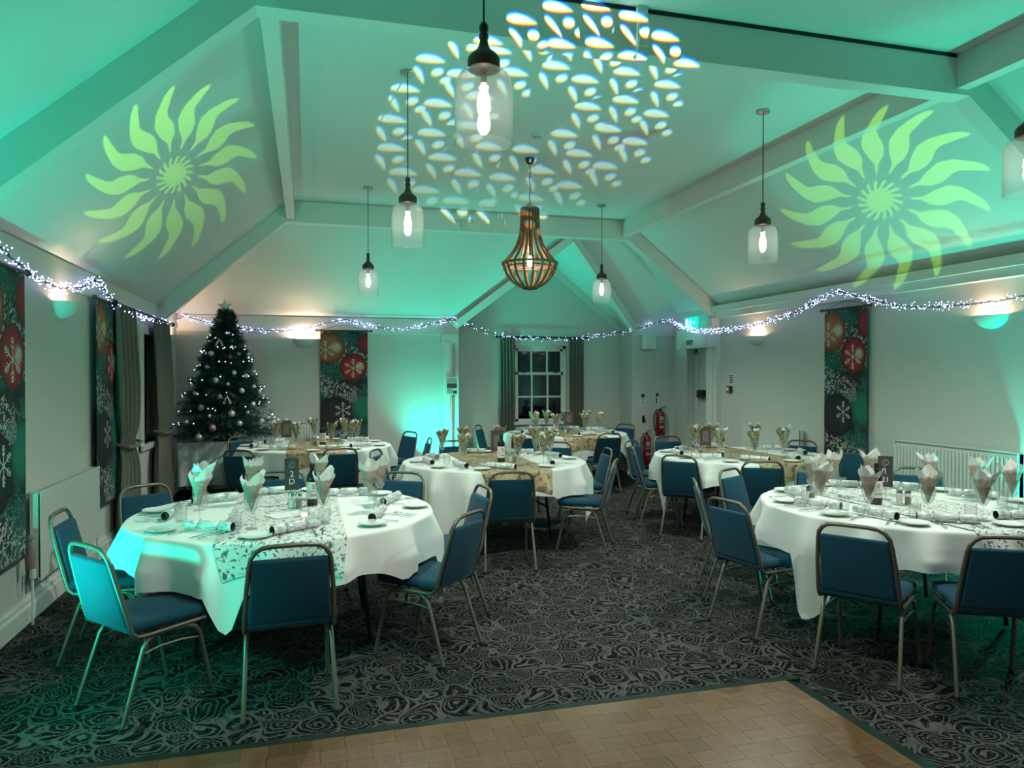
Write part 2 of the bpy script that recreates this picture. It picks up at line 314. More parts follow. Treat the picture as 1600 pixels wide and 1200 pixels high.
# ------------------------------------------------------------------ mesh helper
class MB:
    def __init__(s): s.v = []; s.f = []; s.mi = []; s.mats = []; s.cur = 0
    def use(s, name):
        if name not in s.mats: s.mats.append(name)
        s.cur = s.mats.index(name); return s
    def add(s, vs, fs):
        o = len(s.v); s.v += [tuple(v) for v in vs]; s.f += [tuple(i + o for i in f) for f in fs]; s.mi += [s.cur] * len(fs); return s
    def box(s, x0, x1, y0, y1, z0, z1):
        return s.add([(x0, y0, z0), (x1, y0, z0), (x1, y1, z0), (x0, y1, z0), (x0, y0, z1), (x1, y0, z1), (x1, y1, z1), (x0, y1, z1)],
                     [(0, 3, 2, 1), (4, 5, 6, 7), (0, 1, 5, 4), (1, 2, 6, 5), (2, 3, 7, 6), (3, 0, 4, 7)])
    def rbox(s, x0, x1, y0, y1, z0, z1, r, seg=2, fn=None):
        bm = bmesh.new(); bmesh.ops.create_cube(bm, size=1)
        for v in bm.verts: v.co = Vector((x0 + (v.co.x + .5) * (x1 - x0), y0 + (v.co.y + .5) * (y1 - y0), z0 + (v.co.z + .5) * (z1 - z0)))
        bmesh.ops.bevel(bm, geom=bm.edges[:], offset=r, segments=seg, affect='EDGES', profile=.5)
        vs = [tuple(fn(v.co) if fn else v.co) for v in bm.verts]; bm.verts.index_update()
        fs = [tuple(v.index for v in f.verts) for f in bm.faces]; bm.free(); return s.add(vs, fs)
    def prism(s, poly, d):                     # poly: list of 3D points (planar), extruded by vector d
        n = len(poly); d = Vector(d); a = [Vector(p) for p in poly]
        return s.add(a + [p + d for p in a], [tuple(range(n - 1, -1, -1)), tuple(range(n, 2 * n))] + [(i, (i + 1) % n, n + (i + 1) % n, n + i) for i in range(n)])
    def bar(s, a, b, wv, hv):                  # beam from a to b with half-extents vectors wv, hv
        a, b, wv, hv = map(Vector, (a, b, wv, hv))
        q = [p + i * wv + j * hv for p in (a, b) for i, j in ((-1, -1), (1, -1), (1, 1), (-1, 1))]
        return s.add(q, [(0, 3, 2, 1), (4, 5, 6, 7), (0, 1, 5, 4), (1, 2, 6, 5), (2, 3, 7, 6), (3, 0, 4, 7)])
    def tube(s, pts, r, seg=8, closed=False, cap=True, rad=None):
        pts = [Vector(p) for p in pts]; n = len(pts); rings = []
        up = None
        for i, p in enumerate(pts):
            a = pts[(i - 1) % n] if (closed or i > 0) else p; c = pts[(i + 1) % n] if (closed or i < n - 1) else p
            t = (c - a); t = t.normalized() if t.length > 1e-9 else Vector((0, 0, 1))
            if up is None: up = Vector((0, 0, 1)) if abs(t.z) < .9 else Vector((1, 0, 0))
            x = t.cross(up); x = x.normalized() if x.length > 1e-6 else t.orthogonal().normalized()
            up = x.cross(t).normalized(); rr = rad[i] if rad else r
            rings.append([p + rr * (math.cos(2 * PI * k / seg) * x + math.sin(2 * PI * k / seg) * up) for k in range(seg)])
        vs = [v for g in rings for v in g]; fs = []
        for i in range(n if closed else n - 1):
            j = (i + 1) % n
            for k in range(seg): fs.append((i * seg + k, i * seg + (k + 1) % seg, j * seg + (k + 1) % seg, j * seg + k))
        if cap and not closed: fs += [tuple(range(seg - 1, -1, -1)), tuple((n - 1) * seg + k for k in range(seg))]
        return s.add(vs, fs)
    def lathe(s, prof, seg=20, c=(0, 0, 0), axis='z', a0=0.0, a1=2 * PI):
        full = abs(a1 - a0 - 2 * PI) < 1e-6; m = seg if full else seg + 1; vs = []; fs = []
        for r, z in prof:
            for k in range(m):
                a = a0 + (a1 - a0) * k / seg; x, y = r * math.cos(a), r * math.sin(a)
                p = (x, y, z) if axis == 'z' else ((z, x, y) if axis == 'x' else (x, z, y))
                vs.append((c[0] + p[0], c[1] + p[1], c[2] + p[2]))
        for i in range(len(prof) - 1):
            for k in range(seg):
                k2 = (k + 1) % m
                fs.append((i * m + k, i * m + k2, (i + 1) * m + k2, (i + 1) * m + k))
        return s.add(vs, fs)
    def ball(s, c, r, seg=10, rings=6, sq=(1, 1, 1)):
        vs = []; fs = []
        for i in range(rings + 1):
            t = PI * i / rings
            for k in range(seg):
                a = 2 * PI * k / seg; vs.append((c[0] + sq[0] * r * math.sin(t) * math.cos(a), c[1] + sq[1] * r * math.sin(t) * math.sin(a), c[2] + sq[2] * r * math.cos(t)))
        for i in range(rings):
            for k in range(seg): fs.append((i * seg + k, (i + 1) * seg + k, (i + 1) * seg + (k + 1) % seg, i * seg + (k + 1) % seg))
        return s.add(vs, fs)
    def mesh(s, name, mats=None, smooth=False, ang=40):
        me = bpy.data.meshes.new(name); me.from_pydata([tuple(v) for v in s.v], [], s.f); me.validate(clean_customdata=False)
        names = mats if mats else s.mats
        if isinstance(names, str): names = [names]
        for nme in names: me.materials.append(MATS[nme])
        if len(s.mats) > 1 and not mats and len(me.polygons) == len(s.mi): me.polygons.foreach_set('material_index', s.mi)
        bm = bmesh.new(); bm.from_mesh(me); bmesh.ops.remove_doubles(bm, verts=bm.verts, dist=1e-6)
        bmesh.ops.recalc_face_normals(bm, faces=bm.faces); bm.to_mesh(me); bm.free()
        if smooth:
            me.polygons.foreach_set('use_smooth', [True] * len(me.polygons))
            try: me.set_sharp_from_angle(angle=math.radians(ang))
            except Exception: pass
        me.update(); return me
    def obj(s, name, mats=None, parent=None, smooth=False, loc=None, rotz=None, ang=40):
        return link(name, s.mesh(name, mats, smooth, ang), parent, loc, rotz)
def link(name, me, parent=None, loc=None, rotz=None):
    o = bpy.data.objects.new(name, me); COL.objects.link(o)
    if parent is not None: o.parent = parent
    if loc is not None: o.location = loc
    if rotz is not None: o.rotation_euler = (0, 0, rotz)
    return o
def tag(o, label, cat, group=None):
    o['label'] = label; o['category'] = cat
    if group: o['group'] = group
    return o
def thing(name, label, cat, loc=(0, 0, 0), rotz=0.0, group=None):
    o = bpy.data.objects.new(name, None); COL.objects.link(o); o.location = loc; o.rotation_euler = (0, 0, rotz); o.empty_display_size = .1
    return tag(o, label, cat, group)
def struct(o): o['kind'] = 'structure'; return o
def stuff(o): o['kind'] = 'stuff'; return o
def arc(cx, cy, r, a0, a1, n): return [(cx + r * math.cos(a0 + (a1 - a0) * i / n), cy + r * math.sin(a0 + (a1 - a0) * i / n)) for i in range(n + 1)]
def text_mesh(txt, size, depth=.0004, matname='chalk'):
    c = bpy.data.curves.new('txt', 'FONT'); c.body = txt; c.size = size; c.extrude = depth; c.align_x = 'CENTER'; c.align_y = 'CENTER'; c.resolution_u = 3
    o = bpy.data.objects.new('txt', c); me = bpy.data.meshes.new_from_object(o); bpy.data.objects.remove(o); bpy.data.curves.remove(c)
    me.materials.clear(); me.materials.append(MATS[matname]); return me
# build a reusable tree of parts: [(name, mesh, [sub-parts])]
def place(name, parts, label, cat, loc, rotz=0.0, group=None, rot=None):
    t = thing(name, label, cat, loc, rotz, group)
    if rot is not None: t.rotation_euler = rot
    for pn, me, subs in parts:
        o = link(pn, me, t)
        for sn, sm in subs: link(sn, sm, o)
    return t
# ================================================================== STRUCTURE
XL, XR, YB, YF, ZC = -1.79, 6.0, 11.4, -3.0, 3.88
struct(MB().box(XL - .3, XR + .6, YF - .2, 12.2, -.1, 0).obj('floor', 'carpet'))
# left wall with window opening
WY0, WY1, WZ0, WZ1 = 9.14, 10.12, .85, 2.1
b = MB()
b.box(XL - .2, XL, YF, WY0, 0, 2.6).box(XL - .2, XL, WY1, YB + .2, 0, 2.6).box(XL - .2, XL, WY0, WY1, 0, WZ0).box(XL - .2, XL, WY0, WY1, WZ1, 2.6)
struct(b.obj('wall_left', 'wall_paint'))
struct(MB().box(XL, XL + .022, YF, YB, 2.30, 2.49).obj('trim_1', 'beam_paint'))
# back wall, left and right of the window bay
RX0, RX1, RY = 2.27, 5.24, 11.9
struct(MB().box(XL - .2, RX0, YB, YB + .2, 0, 2.56).obj('wall_back_left', 'wall_paint'))
struct(MB().box(RX1, XR + .2, YB, YB + .2, 0, 2.56).obj('wall_back_right', 'wall_paint'))
struct(MB().box(XL, RX0, YB - .02, YB, 2.27, 2.5).obj('trim_2', 'beam_paint'))
struct(MB().box(RX1, XR, YB - .015, YB, 2.30, 2.5).obj('trim_3', 'beam_paint'))
# bay side walls + gable wall with window opening
struct(MB().box(RX0 - .2, RX0, YB + .2, RY + .2, 0, 2.56).obj('wall_bay_left', 'wall_paint'))
struct(MB().box(RX1, RX1 + .2, YB + .2, RY + .2, 0, 2.56).obj('wall_bay_right', 'wall_paint'))
GX0, GX1, GZ0, GZ1 = 3.33, 4.27, .84, 2.14
RID = 3.70
b = MB()
b.box(RX0, GX0, RY, RY + .2, 0, 2.5).box(GX1, RX1, RY, RY + .2, 0, 2.5).box(GX0, GX1, RY, RY + .2, 0, GZ0).box(GX0, GX1, RY, RY + .2, GZ1, 2.5)
b.prism([(RX0 - .1, RY, 2.5), (RX1 + .1, RY, 2.5), ((RX0 + RX1) / 2, RY, RID + .08)], (0, .2, 0))
struct(b.obj('wall_gable', 'wall_paint'))
# right wall with door recess
DY0, DY1, DZ = 10.13, 10.93, 2.06
b = MB()
b.box(XR, XR + .3, YF, DY0, 0, 2.8).box(XR, XR + .3, DY1, YB + .2, 0, 2.8).box(XR, XR + .3, DY0, DY1, DZ, 2.8)
struct(b.obj('wall_right', 'wall_paint'))
struct(MB().box(XR - .10, XR, YF, 9.93, 2.49, 2.575).box(XR - .145, XR, YF, 9.93, 2.575, 2.67).obj('trim_4', 'beam_paint'))
struct(MB().box(XL - .2, XR + .3, YF - .2, YF, 0, 4.0).obj('wall_front', 'wall_paint'))
# flat ceiling and slopes
CX0, CX1, CY1 = -.2, 4.45, 10.1
struct(MB().box(CX0, CX1, YF, CY1, ZC, ZC + .1).obj('ceiling', 'ceiling_paint'))
struct(MB().prism([(XL - .05, YF, slope_l(XL - .05)), (CX0, YF, ZC), (CX0, YB + .04, ZC), (XL - .05, YB + .04, slope_l(XL - .05))], (-.07, 0, .08)).obj('ceiling_slope_left', 'ceiling_paint'))
struct(MB().prism([(XR + .05, YF, slope_r(XR + .05)), (CX1, YF, ZC), (CX1, YB + .04, ZC), (XR + .05, YB + .04, slope_r(XR + .05))], (.07, 0, .08)).obj('ceiling_slope_right', 'ceiling_paint'))
def zb(y): return 2.5 + (YB - y) * (ZC - 2.5) / (YB - CY1)
RC = (RX0 + RX1) / 2
VY = YB - (RID - 2.5) * (YB - CY1) / (ZC - 2.5)
b = MB()
def bp_(x, y): return (x, y, zb(y))
b.prism([bp_(XL - .05, YB + .04), bp_(XL - .05, CY1), bp_(RC, CY1), bp_(RC, VY), bp_(RX0, YB), bp_(RX0, YB + .04)], (0, .06, .08))
b.prism([bp_(RC, VY), bp_(RC, CY1), bp_(XR + .05, CY1), bp_(XR + .05, YB + .04), bp_(RX1, YB + .04), bp_(RX1, YB)], (0, .06, .08))
struct(b.obj('ceiling_slope_back', 'ceiling_paint'))
b = MB()
b.prism([(RX0, YB, 2.5), (RC, VY, RID), (RC, RY + .05, RID), (RX0, RY + .05, 2.5)], (-.05, 0, .07))
b.prism([(RX1, YB, 2.5), (RC, VY, RID), (RC, RY + .05, RID), (RX1, RY + .05, 2.5)], (.05, 0, .07))
struct(b.obj('ceiling_bay', 'ceiling_paint'))
# trusses: collar + two rafters, each a beam of its own
def truss(y0, y1, k):
    struct(MB().box(CX0 + .02, CX1 - .02, y0, y1, 3.60, 3.875).obj('trim_%d' % k, 'beam_paint'))
    d = .235
    xl, xr = CX0, CX1
    struct(MB().prism([(XL, y0, slope_l(XL)), (xl, y0, ZC), (xl + .02, y0, ZC), (xl + .02, y0, 3.60), (xl - .06, y0, 3.60), (XL, y0, slope_l(XL) - d)], (0, y1 - y0, 0)).obj('trim_%d' % (k + 1), 'beam_paint'))
    struct(MB().prism([(XR, y0, slope_r(XR)), (xr, y0, ZC), (xr - .02, y0, ZC), (xr - .02, y0, 3.60), (xr + .06, y0, 3.60), (XR, y0, slope_r(XR) - d)], (0, y1 - y0, 0)).obj('trim_%d' % (k + 2), 'beam_paint'))
truss(4.19, 4.33, 5)
truss(9.93, 10.08, 8)
# small lip on top of the collars
struct(MB().box(CX0 + .12, CX1 - .06, 4.183, 4.19, 3.855, 3.875).obj('trim_11', 'dark_line'))
# purlins
for k, (x, s) in enumerate(((CX0, 1), (CX1, -1))):
    for j, (a, c) in enumerate(((YF, 4.192), (4.328, 9.932))):
        q = MB().box(x - .05, x + .05, a, c, 3.64, 3.878)
        q.box(x - s * .05 - .012, x - s * .05 + .012, a, c, 3.74, 3.86)
        struct(q.obj('trim_%d' % (12 + 2 * k + j), 'beam_paint'))
# valley boards of the bay roof and boards on the gable
for k, (x, s) in enumerate(((RX0, 1), (RX1, -1))):
    a = Vector((x, YB - .02, 2.44)); c = Vector((RC, VY - .02, RID - .05)); t = (c - a).normalized()
    h = Vector((0, -.2, .6)); h = (h - h.dot(t) * t).normalized(); wv = t.cross(h).normalized()
    struct(MB().bar(a - t * .05, c, wv * .07, h * .055).obj('trim_%d' % (16 + k), 'beam_paint'))
    a = Vector((x, RY - .02, 2.44)); c = Vector((RC, RY - .02, RID - .06)); t = (c - a).normalized(); h = Vector((0, 1, 0)).cross(t).normalized()
    struct(MB().bar(a, c, Vector((0, .025, 0)), h * .06).obj('trim_%d' % (18 + k), 'beam_paint'))
# bay corner posts, post under the right rafter, bulkhead over the door
struct(MB().box(2.03, 2.17, YB - .05, YB, 0, 2.27).box(2.0, 2.24, YB - .06, YB, 2.14, 2.27).box(2.06, 2.14, YB - .065, YB - .05, 0, 2.14).obj('trim_20', 'gloss_white'))
struct(MB().box(2.235, 2.285, YB - .012, YB + .02, 0, 2.4).obj('trim_21', 'gloss_white'))
struct(MB().box(XR - .13, XR, 9.94, 10.10, 0, 2.5).box(XR - .09, XR, 9.88, 9.94, 0, 2.06).obj('trim_22', 'gloss_white'))
struct(MB().box(XR - .16, XR + .01, 9.90, 10.96, 2.06, 2.36).obj('trim_23', 'gloss_white'))
# door
d1 = struct(MB().box(XR + .19, XR + .235, DY0, DY1, 0, DZ).obj('door_1', 'gloss_white'))
MB().box(XR + .15, XR + .19, DY1 - .09, DY1, 0, DZ).box(XR + .15, XR + .19, DY0, DY0 + .06, 0, DZ).box(XR + .15, XR + .19, DY0, DY1, DZ - .06, DZ).obj('door_frame', 'gloss_white', d1)
MB().rbox(XR + .10, XR + .19, 10.62, 10.80, 1.27, 1.40, .012).tube([(XR + .08, 10.3, 1.30), (XR + .08, 10.74, 1.30)], .016, 8).obj('door_handle', 'black_plastic', d1)
MB().box(XR + .186, XR + .19, 10.45, 10.58, 1.25, 1.42).obj('push_plate', 'print_grey', d1)
# baseboards
def base(name, *boxes):
    q = MB()
    for bx in boxes: q.box(*bx)
    struct(q.obj(name, 'gloss_white'))
base('baseboard_left', (XL, XL + .028, YF, YB, 0, .115), (XL, XL + .018, YF, YB, .115, .15), (XL, XL + .03, YF, YB, .098, .106))
base('baseboard_back', (XL, 2.03, YB - .022, YB, 0, .15), (RX1, XR, YB - .022, YB, 0, .15), (RX0, RX1, RY - .022, RY, 0, .15), (RX0, RX0 + .02, YB, RY, 0, .15), (RX1 - .02, RX1, YB, RY, 0, .15))
base('baseboard_right', (XR - .022, XR, YF, 9.88, 0, .15), (XR - .022, XR, DY1, YB, 0, .15))
# window in the gable: reveal frame, two sashes, panes
w1 = struct(MB().box(GX0, GX0 + .05, RY + .08, RY + .16, GZ0, GZ1).box(GX1 - .05, GX1, RY + .08, RY + .16, GZ0, GZ1).box(GX0, GX1, RY + .08, RY + .16, GZ1 - .05, GZ1).box(GX0 - .04, GX1 + .04, RY - .05, RY + .16, GZ0 - .03, GZ0 + .02).obj('window_1', 'gloss_white'))
mid = 1.66
for (z0, z1, yo, rows) in ((mid - .03, GZ1 - .05, .10, 1), (GZ0 + .02, mid + .03, .07, 2)):
    sx0, sx1 = GX0 + .05, GX1 - .05
    s = MB(); y0, y1 = RY + yo, RY + yo + .035
    s.box(sx0, sx0 + .04, y0, y1, z0, z1).box(sx1 - .04, sx1, y0, y1, z0, z1).box(sx0, sx1, y0, y1, z0, z0 + .045).box(sx0, sx1, y0, y1, z1 - .045, z1)
    sash = s.obj('sash', 'gloss_white', w1)
    for i in (1, 2):
        xx = sx0 + (sx1 - sx0) * i / 3; MB().box(xx - .014, xx + .014, y0, y1, z0 + .045, z1 - .045).obj('glazing_bar', 'gloss_white', sash)
    if rows == 2:
        zz = (z0 + z1) / 2; MB().box(sx0 + .04, sx1 - .04, y0 + .002, y1 - .002, zz - .014, zz + .014).obj('glazing_bar', 'gloss_white', sash)
    for i in range(3):
        for j in range(rows):
            a = sx0 + (sx1 - sx0) * i / 3; c = sx0 + (sx1 - sx0) * (i + 1) / 3
            e = z0 + (z1 - z0) * j / rows; g = z0 + (z1 - z0) * (j + 1) / rows
            MB().box(a + .01, c - .01, y0 + .015, y0 + .020, e + .01, g - .01).obj('pane', 'pane_glass', sash)
for sx in (3.52, 4.08): MB().box(sx - .03, sx + .03, RY + .05, RY + .10, mid + .02, mid + .035).obj('sash_catch', 'black_metal', w1)
# window in the left wall, in its recess
w2 = struct(MB().box(XL - .16, XL - .10, WY0, WY0 + .06, WZ0, WZ1).box(XL - .16, XL - .10, WY1 - .06, WY1, WZ0, WZ1).box(XL - .16, XL - .10, WY0, WY1, WZ1 - .06, WZ1).box(XL - .16, XL - .10, WY0, WY1, WZ0, WZ0 + .06).box(XL - .02, XL + .02, WY0 - .20, WY0, WZ0 - .06, WZ1 + .10).box(XL - .02, XL + .02, WY1, WY1 + .12, WZ0 - .06, WZ1 + .10).box(XL - .02, XL + .02, WY0, WY1, WZ1, WZ1 + .10).box(XL - .16, XL + .05, WY0 - .20, WY1 + .12, WZ0 - .06, WZ0).obj('window_2', 'gloss_white'))
MB().box(XL - .14, XL - .12, (WY0 + WY1) / 2 - .025, (WY0 + WY1) / 2 + .025, WZ0 + .06, WZ1 - .06).obj('glazing_bar', 'gloss_white', w2)
for a, c in ((WY0 + .06, (WY0 + WY1) / 2 - .025), ((WY0 + WY1) / 2 + .025, WY1 - .06)):
    MB().box(XL - .135, XL - .129, a, c, WZ0 + .06, WZ1 - .06).obj('pane', 'pane_glass', w2)
MB().box(XL - .152, XL - .148, WY0 + .06, WY1 - .06, WZ0 + .06, WZ1 - .06).obj('pane_backing', 'pane_backing_olive', w2)  # olive sheet added behind the panes so the dark glass looks brighter
MB().box(XL - .115, XL - .09, 9.50, 9.54, .95, 1.06).obj('handle', 'black_metal', w2)
# night garden behind the windows: ground and hedge
struct(MB().box(-9, 14, 12.2, 30, -.12, -.05).obj('ground', 'rubber'))

# ================================================================== DANCE FLOOR
PW, PX1, PY1 = .97, 2.42, 3.35
FB = PW / 9
fing = {}
for key, mm in (('a', 'parquet_a'), ('b', 'parquet_b'), ('c', 'parquet_c')):
    q = MB()
    for i in range(5): q.box(.0006 + i * FB / 5, (i + 1) * FB / 5 + .0004, .001, FB - .001, .003, .0215)
    fing[key] = q.mesh('parquet_block', mm)
panel_base = MB().box(0, PW - .004, 0, PW - .004, 0, .0185).mesh('backing', 'wood_table')
rr = random.Random(3)
places = {(0, 0): 'far corner', (1, 0): 'second from the far corner', (2, 0): 'third from the far corner', (3, 0): 'leftmost in the frame'}
for i in range(4):
    for j in range(2):
        x0 = PX1 - (i + 1) * PW; y0 = PY1 - (j + 1) * PW
        lab = 'square parquet dance floor panel, ' + (places[(i, 0)] + (' along the carpet edge' if j == 0 else ', next row towards the viewer'))
        if j == 1: lab = 'square parquet dance floor panel, second row, ' + ['right end', 'second from right', 'third from right', 'left end'][i]
        t = thing('dance_floor_panel', lab, 'dance floor', (x0, y0, 0), 0, 'parquet dance floor panels')
        link('backing', panel_base, t)
        for a in range(9):
            for c in range(9):
                k = rr.choice('aabbc'); o = link('parquet_block', fing[k], t)
                if (a + c) % 2: o.location = ((a + 1) * FB, c * FB, 0); o.rotation_euler = (0, 0, PI / 2)
                else: o.location = (a * FB, c * FB, 0)
def edge_strip(poly, label): tag(MB().prism(poly, (0, 0, .001)).obj('edge_trim', 'trim_rubber'), label, 'floor trim', 'dark edge trims of the dance floor')
def ramp(x0, x1, y0, y1, side, label):
    if side == 'y': vs = [(x0, y0, 0), (x1, y0, 0), (x1, y0, .021), (x0, y0, .021), (x0, y1, 0), (x1, y1, 0), (x1, y1, .004), (x0, y1, .004)]
    else: vs = [(x0, y1, 0), (x0, y0, 0), (x0, y0, .021), (x0, y1, .021), (x1, y1, 0), (x1, y0, 0), (x1, y0, .004), (x1, y1, .004)]
    tag(MB().add(vs, [(0, 1, 2, 3), (4, 7, 6, 5), (3, 2, 6, 7), (0, 4, 5, 1), (0, 3, 7, 4), (1, 5, 6, 2)]).obj('edge_trim', 'trim_rubber'), label, 'floor trim', 'dark edge trims of the dance floor')
for i in range(4):
    x1 = PX1 - i * PW; x0 = x1 - PW + .003
    if i == 0: x1 += .085
    ramp(x0, x1, PY1 + .001, PY1 + .085, 'y', 'dark rubber ramp edging the dance floor beside its ' + ['far corner panel', 'second panel from the corner', 'third panel from the corner', 'leftmost panel'][i])
for j in range(2):
    ramp(PX1 + .001, PX1 + .085, PY1 - (j + 1) * PW + .003, PY1 - j * PW, 'x', 'dark rubber ramp on the right side of the dance floor, ' + ['far length', 'near length'][j])
# ================================================================== TABLES, CLOTHS, CHAIRS
TABLES = {
 'T1': ((-.13, 4.88), 'front-left table', 250), 'T2': ((1.82, 7.25), 'middle table', 325), 'T3': ((4.54, 7.10), 'right-hand rear table', 275),
 'T4': ((3.85, 4.06), 'front-right table', 189), 'T5': ((.10, 9.45), 'table by the Christmas tree', 250), 'T6': ((3.76, 10.55), 'table by the window', 255)}
CH = [ # x, y of the top of the back, facing angle (deg from +X), label
 (-.994, 3.815, 40, 'green-lit blue chair nearest the left wall, front-left table'),
 (-1.389, 4.80, 0, 'blue chair beside the left radiator, front-left table'),
 (-1.129, 5.80, -50, 'blue chair by the left curtain at the front-left table'),
 (-.074, 3.56, 94, 'blue chair with its back to us at the near side of the front-left table'),
 (.903, 4.127, 138, 'blue chair on the right of the front-left table, turned left, fully seen'),
 (.76, 6.02, -125, 'blue chair at the far right of the front-left table, facing us'),
 (-.206, 6.37, -88, 'blue chair behind the table number sign, far side of the front-left table'),
 (1.21, 5.09, 186, 'blue chair half hidden between front-left and middle tables, facing left'),
 (1.602, 5.788, 84, 'blue chair with its back to us at the near side of the middle table'),
 (2.773, 6.376, 150, 'nearer blue chair on the right side of the middle table, facing left'),
 (3.139, 7.424, 172, 'second blue chair on the right side of the middle table'),
 (2.861, 8.314, -128, 'blue chair at the far right of the middle table, facing us'),
 (1.708, 8.816, -88, 'blue chair at the far side of the middle table, facing us'),
 (.686, 7.957, -25, 'blue chair at the left side of the middle table, turned right'),
 (1.405, 10.413, 205, 'blue chair before the green-lit wall, left one, turned towards the tree table'),
 (1.50, 9.272, 178, 'blue chair before the green-lit wall, right one, turned left'),
 (.344, 8.197, 98, 'dark-backed blue chair at near side of the table by the Christmas tree'),
 (-.704, 8.271, 62, 'dark-backed blue chair at near left of the table by the Christmas tree'),
 (-.85, 10.15, -50, 'blue chair right under the Christmas tree, facing us'),
 (.398, 10.80, -100, 'blue chair below the back wall banner, facing us'),
 (2.843, 9.651, 55, 'dark-backed blue chair at near left of the table by the window'),
 (3.987, 9.38, 98, 'dark-backed blue chair at near side of the table by the window'),
 (2.607, 11.50, -30, 'blue chair in the window bay, left of the curtains, turned right'),
 (5.0, 11.10, -150, 'blue chair in front of the brown side table, facing left'),
 (3.77, 8.245, -50, 'blue chair at the left of the right-hand rear table, farther of two'),
 (3.44, 7.491, -18, 'blue chair at the left of the right-hand rear table, nearer of two'),
 (3.52, 6.576, 40, 'dark-backed blue chair at near left of the right-hand rear table'),
 (4.511, 8.74, -92, 'blue chair below the fire extinguishers, facing us'),
 (4.027, 5.92, 66, 'dark-backed blue chair at near side of the right-hand rear table'),
 (5.80, 7.72, -150, 'blue chair at the far right of the right-hand rear table, facing us'),
 (5.72, 6.72, 178, 'blue chair beside the right wall banner, turned left'),
 (3.411, 5.504, -60, 'blue chair at the far left of the front-right table, turned right'),
 (2.80, 4.991, -25, 'blue chair seen nearly edge-on at the left of the front-right table'),
 (2.538, 4.131, 10, 'blue chair at the near left of the front-right table, seat to the right'),
 (2.741, 3.24, 34, 'dark-backed blue chair at the near side of the front-right table'),
 (3.284, 2.801, 62, 'blue chair cut by the right picture edge at front-right table'),
 (5.011, 5.152, -136, 'blue chair in front of the ribbed right radiator, facing us'),
 (4.332, 5.579, -108, 'blue chair at the far side of the front-right table, facing us'),
 (4.93, 6.05, 118, 'green-edged blue chair between the right-hand rear and front-right tables'),
]
TR, TZ = .915, .768
def drape_pt(x, y, key, extra=0.0):
    r = math.hypot(x, y); a = math.atan2(y, x)
    if r <= TR - .01: return (x, y, TZ + extra)
    ph = sum(map(ord, key)) * .7
    d = r - (TR - .01)
    fold = .5 + .5 * math.cos(15 * a + ph + 1.1 * math.sin(3 * a + ph)); fold2 = .5 + .5 * math.cos(23 * a + 2 * ph)
    k = min(d / .17, 1.0)
    R = TR - .01 + min(d, .012) + k * (.078 * fold ** 2.2 + .014 * fold2) + extra
    rr = .012
    z = TZ - max(0, d - .004) + extra * .3
    return (R * math.cos(a), R * math.sin(a), z)
def drop(a, c0): return .205 + .42 * abs(math.cos(2 * (a - math.radians(c0)))) ** 3.0
def seat_limit(cx, cy, a):          # the cloth rests on any seat pushed under its edge
    for rr_ in (.90, .95, 1.0):
        px, py = cx + rr_ * math.cos(a), cy + rr_ * math.sin(a)
        for x, y, f, _l in CH:
            f = math.radians(f); ox, oy = x + .30 * math.cos(f), y + .30 * math.sin(f)
            ly = (px - ox) * math.cos(f) + (py - oy) * math.sin(f); lx = (px - ox) * math.sin(f) - (py - oy) * math.cos(f)
            if abs(lx) < .205 and -.36 < ly < .235: return .245
    return 9.0
def drops(cx, cy, c0, n):
    lim = [seat_limit(cx, cy, 2 * PI * i / n) for i in range(n)]
    lim = [min(lim[(i + k) % n] + .085 * abs(k) for k in range(-12, 13)) for i in range(n)]
    d = [min(drop(2 * PI * i / n, c0), lim[i]) for i in range(n)]
    for _ in range(1):
        m_ = [(d[i - 1] + d[i] + d[(i + 1) % n]) / 3 for i in range(n)]; d = [min(m_[i], lim[i]) for i in range(n)]
    return d
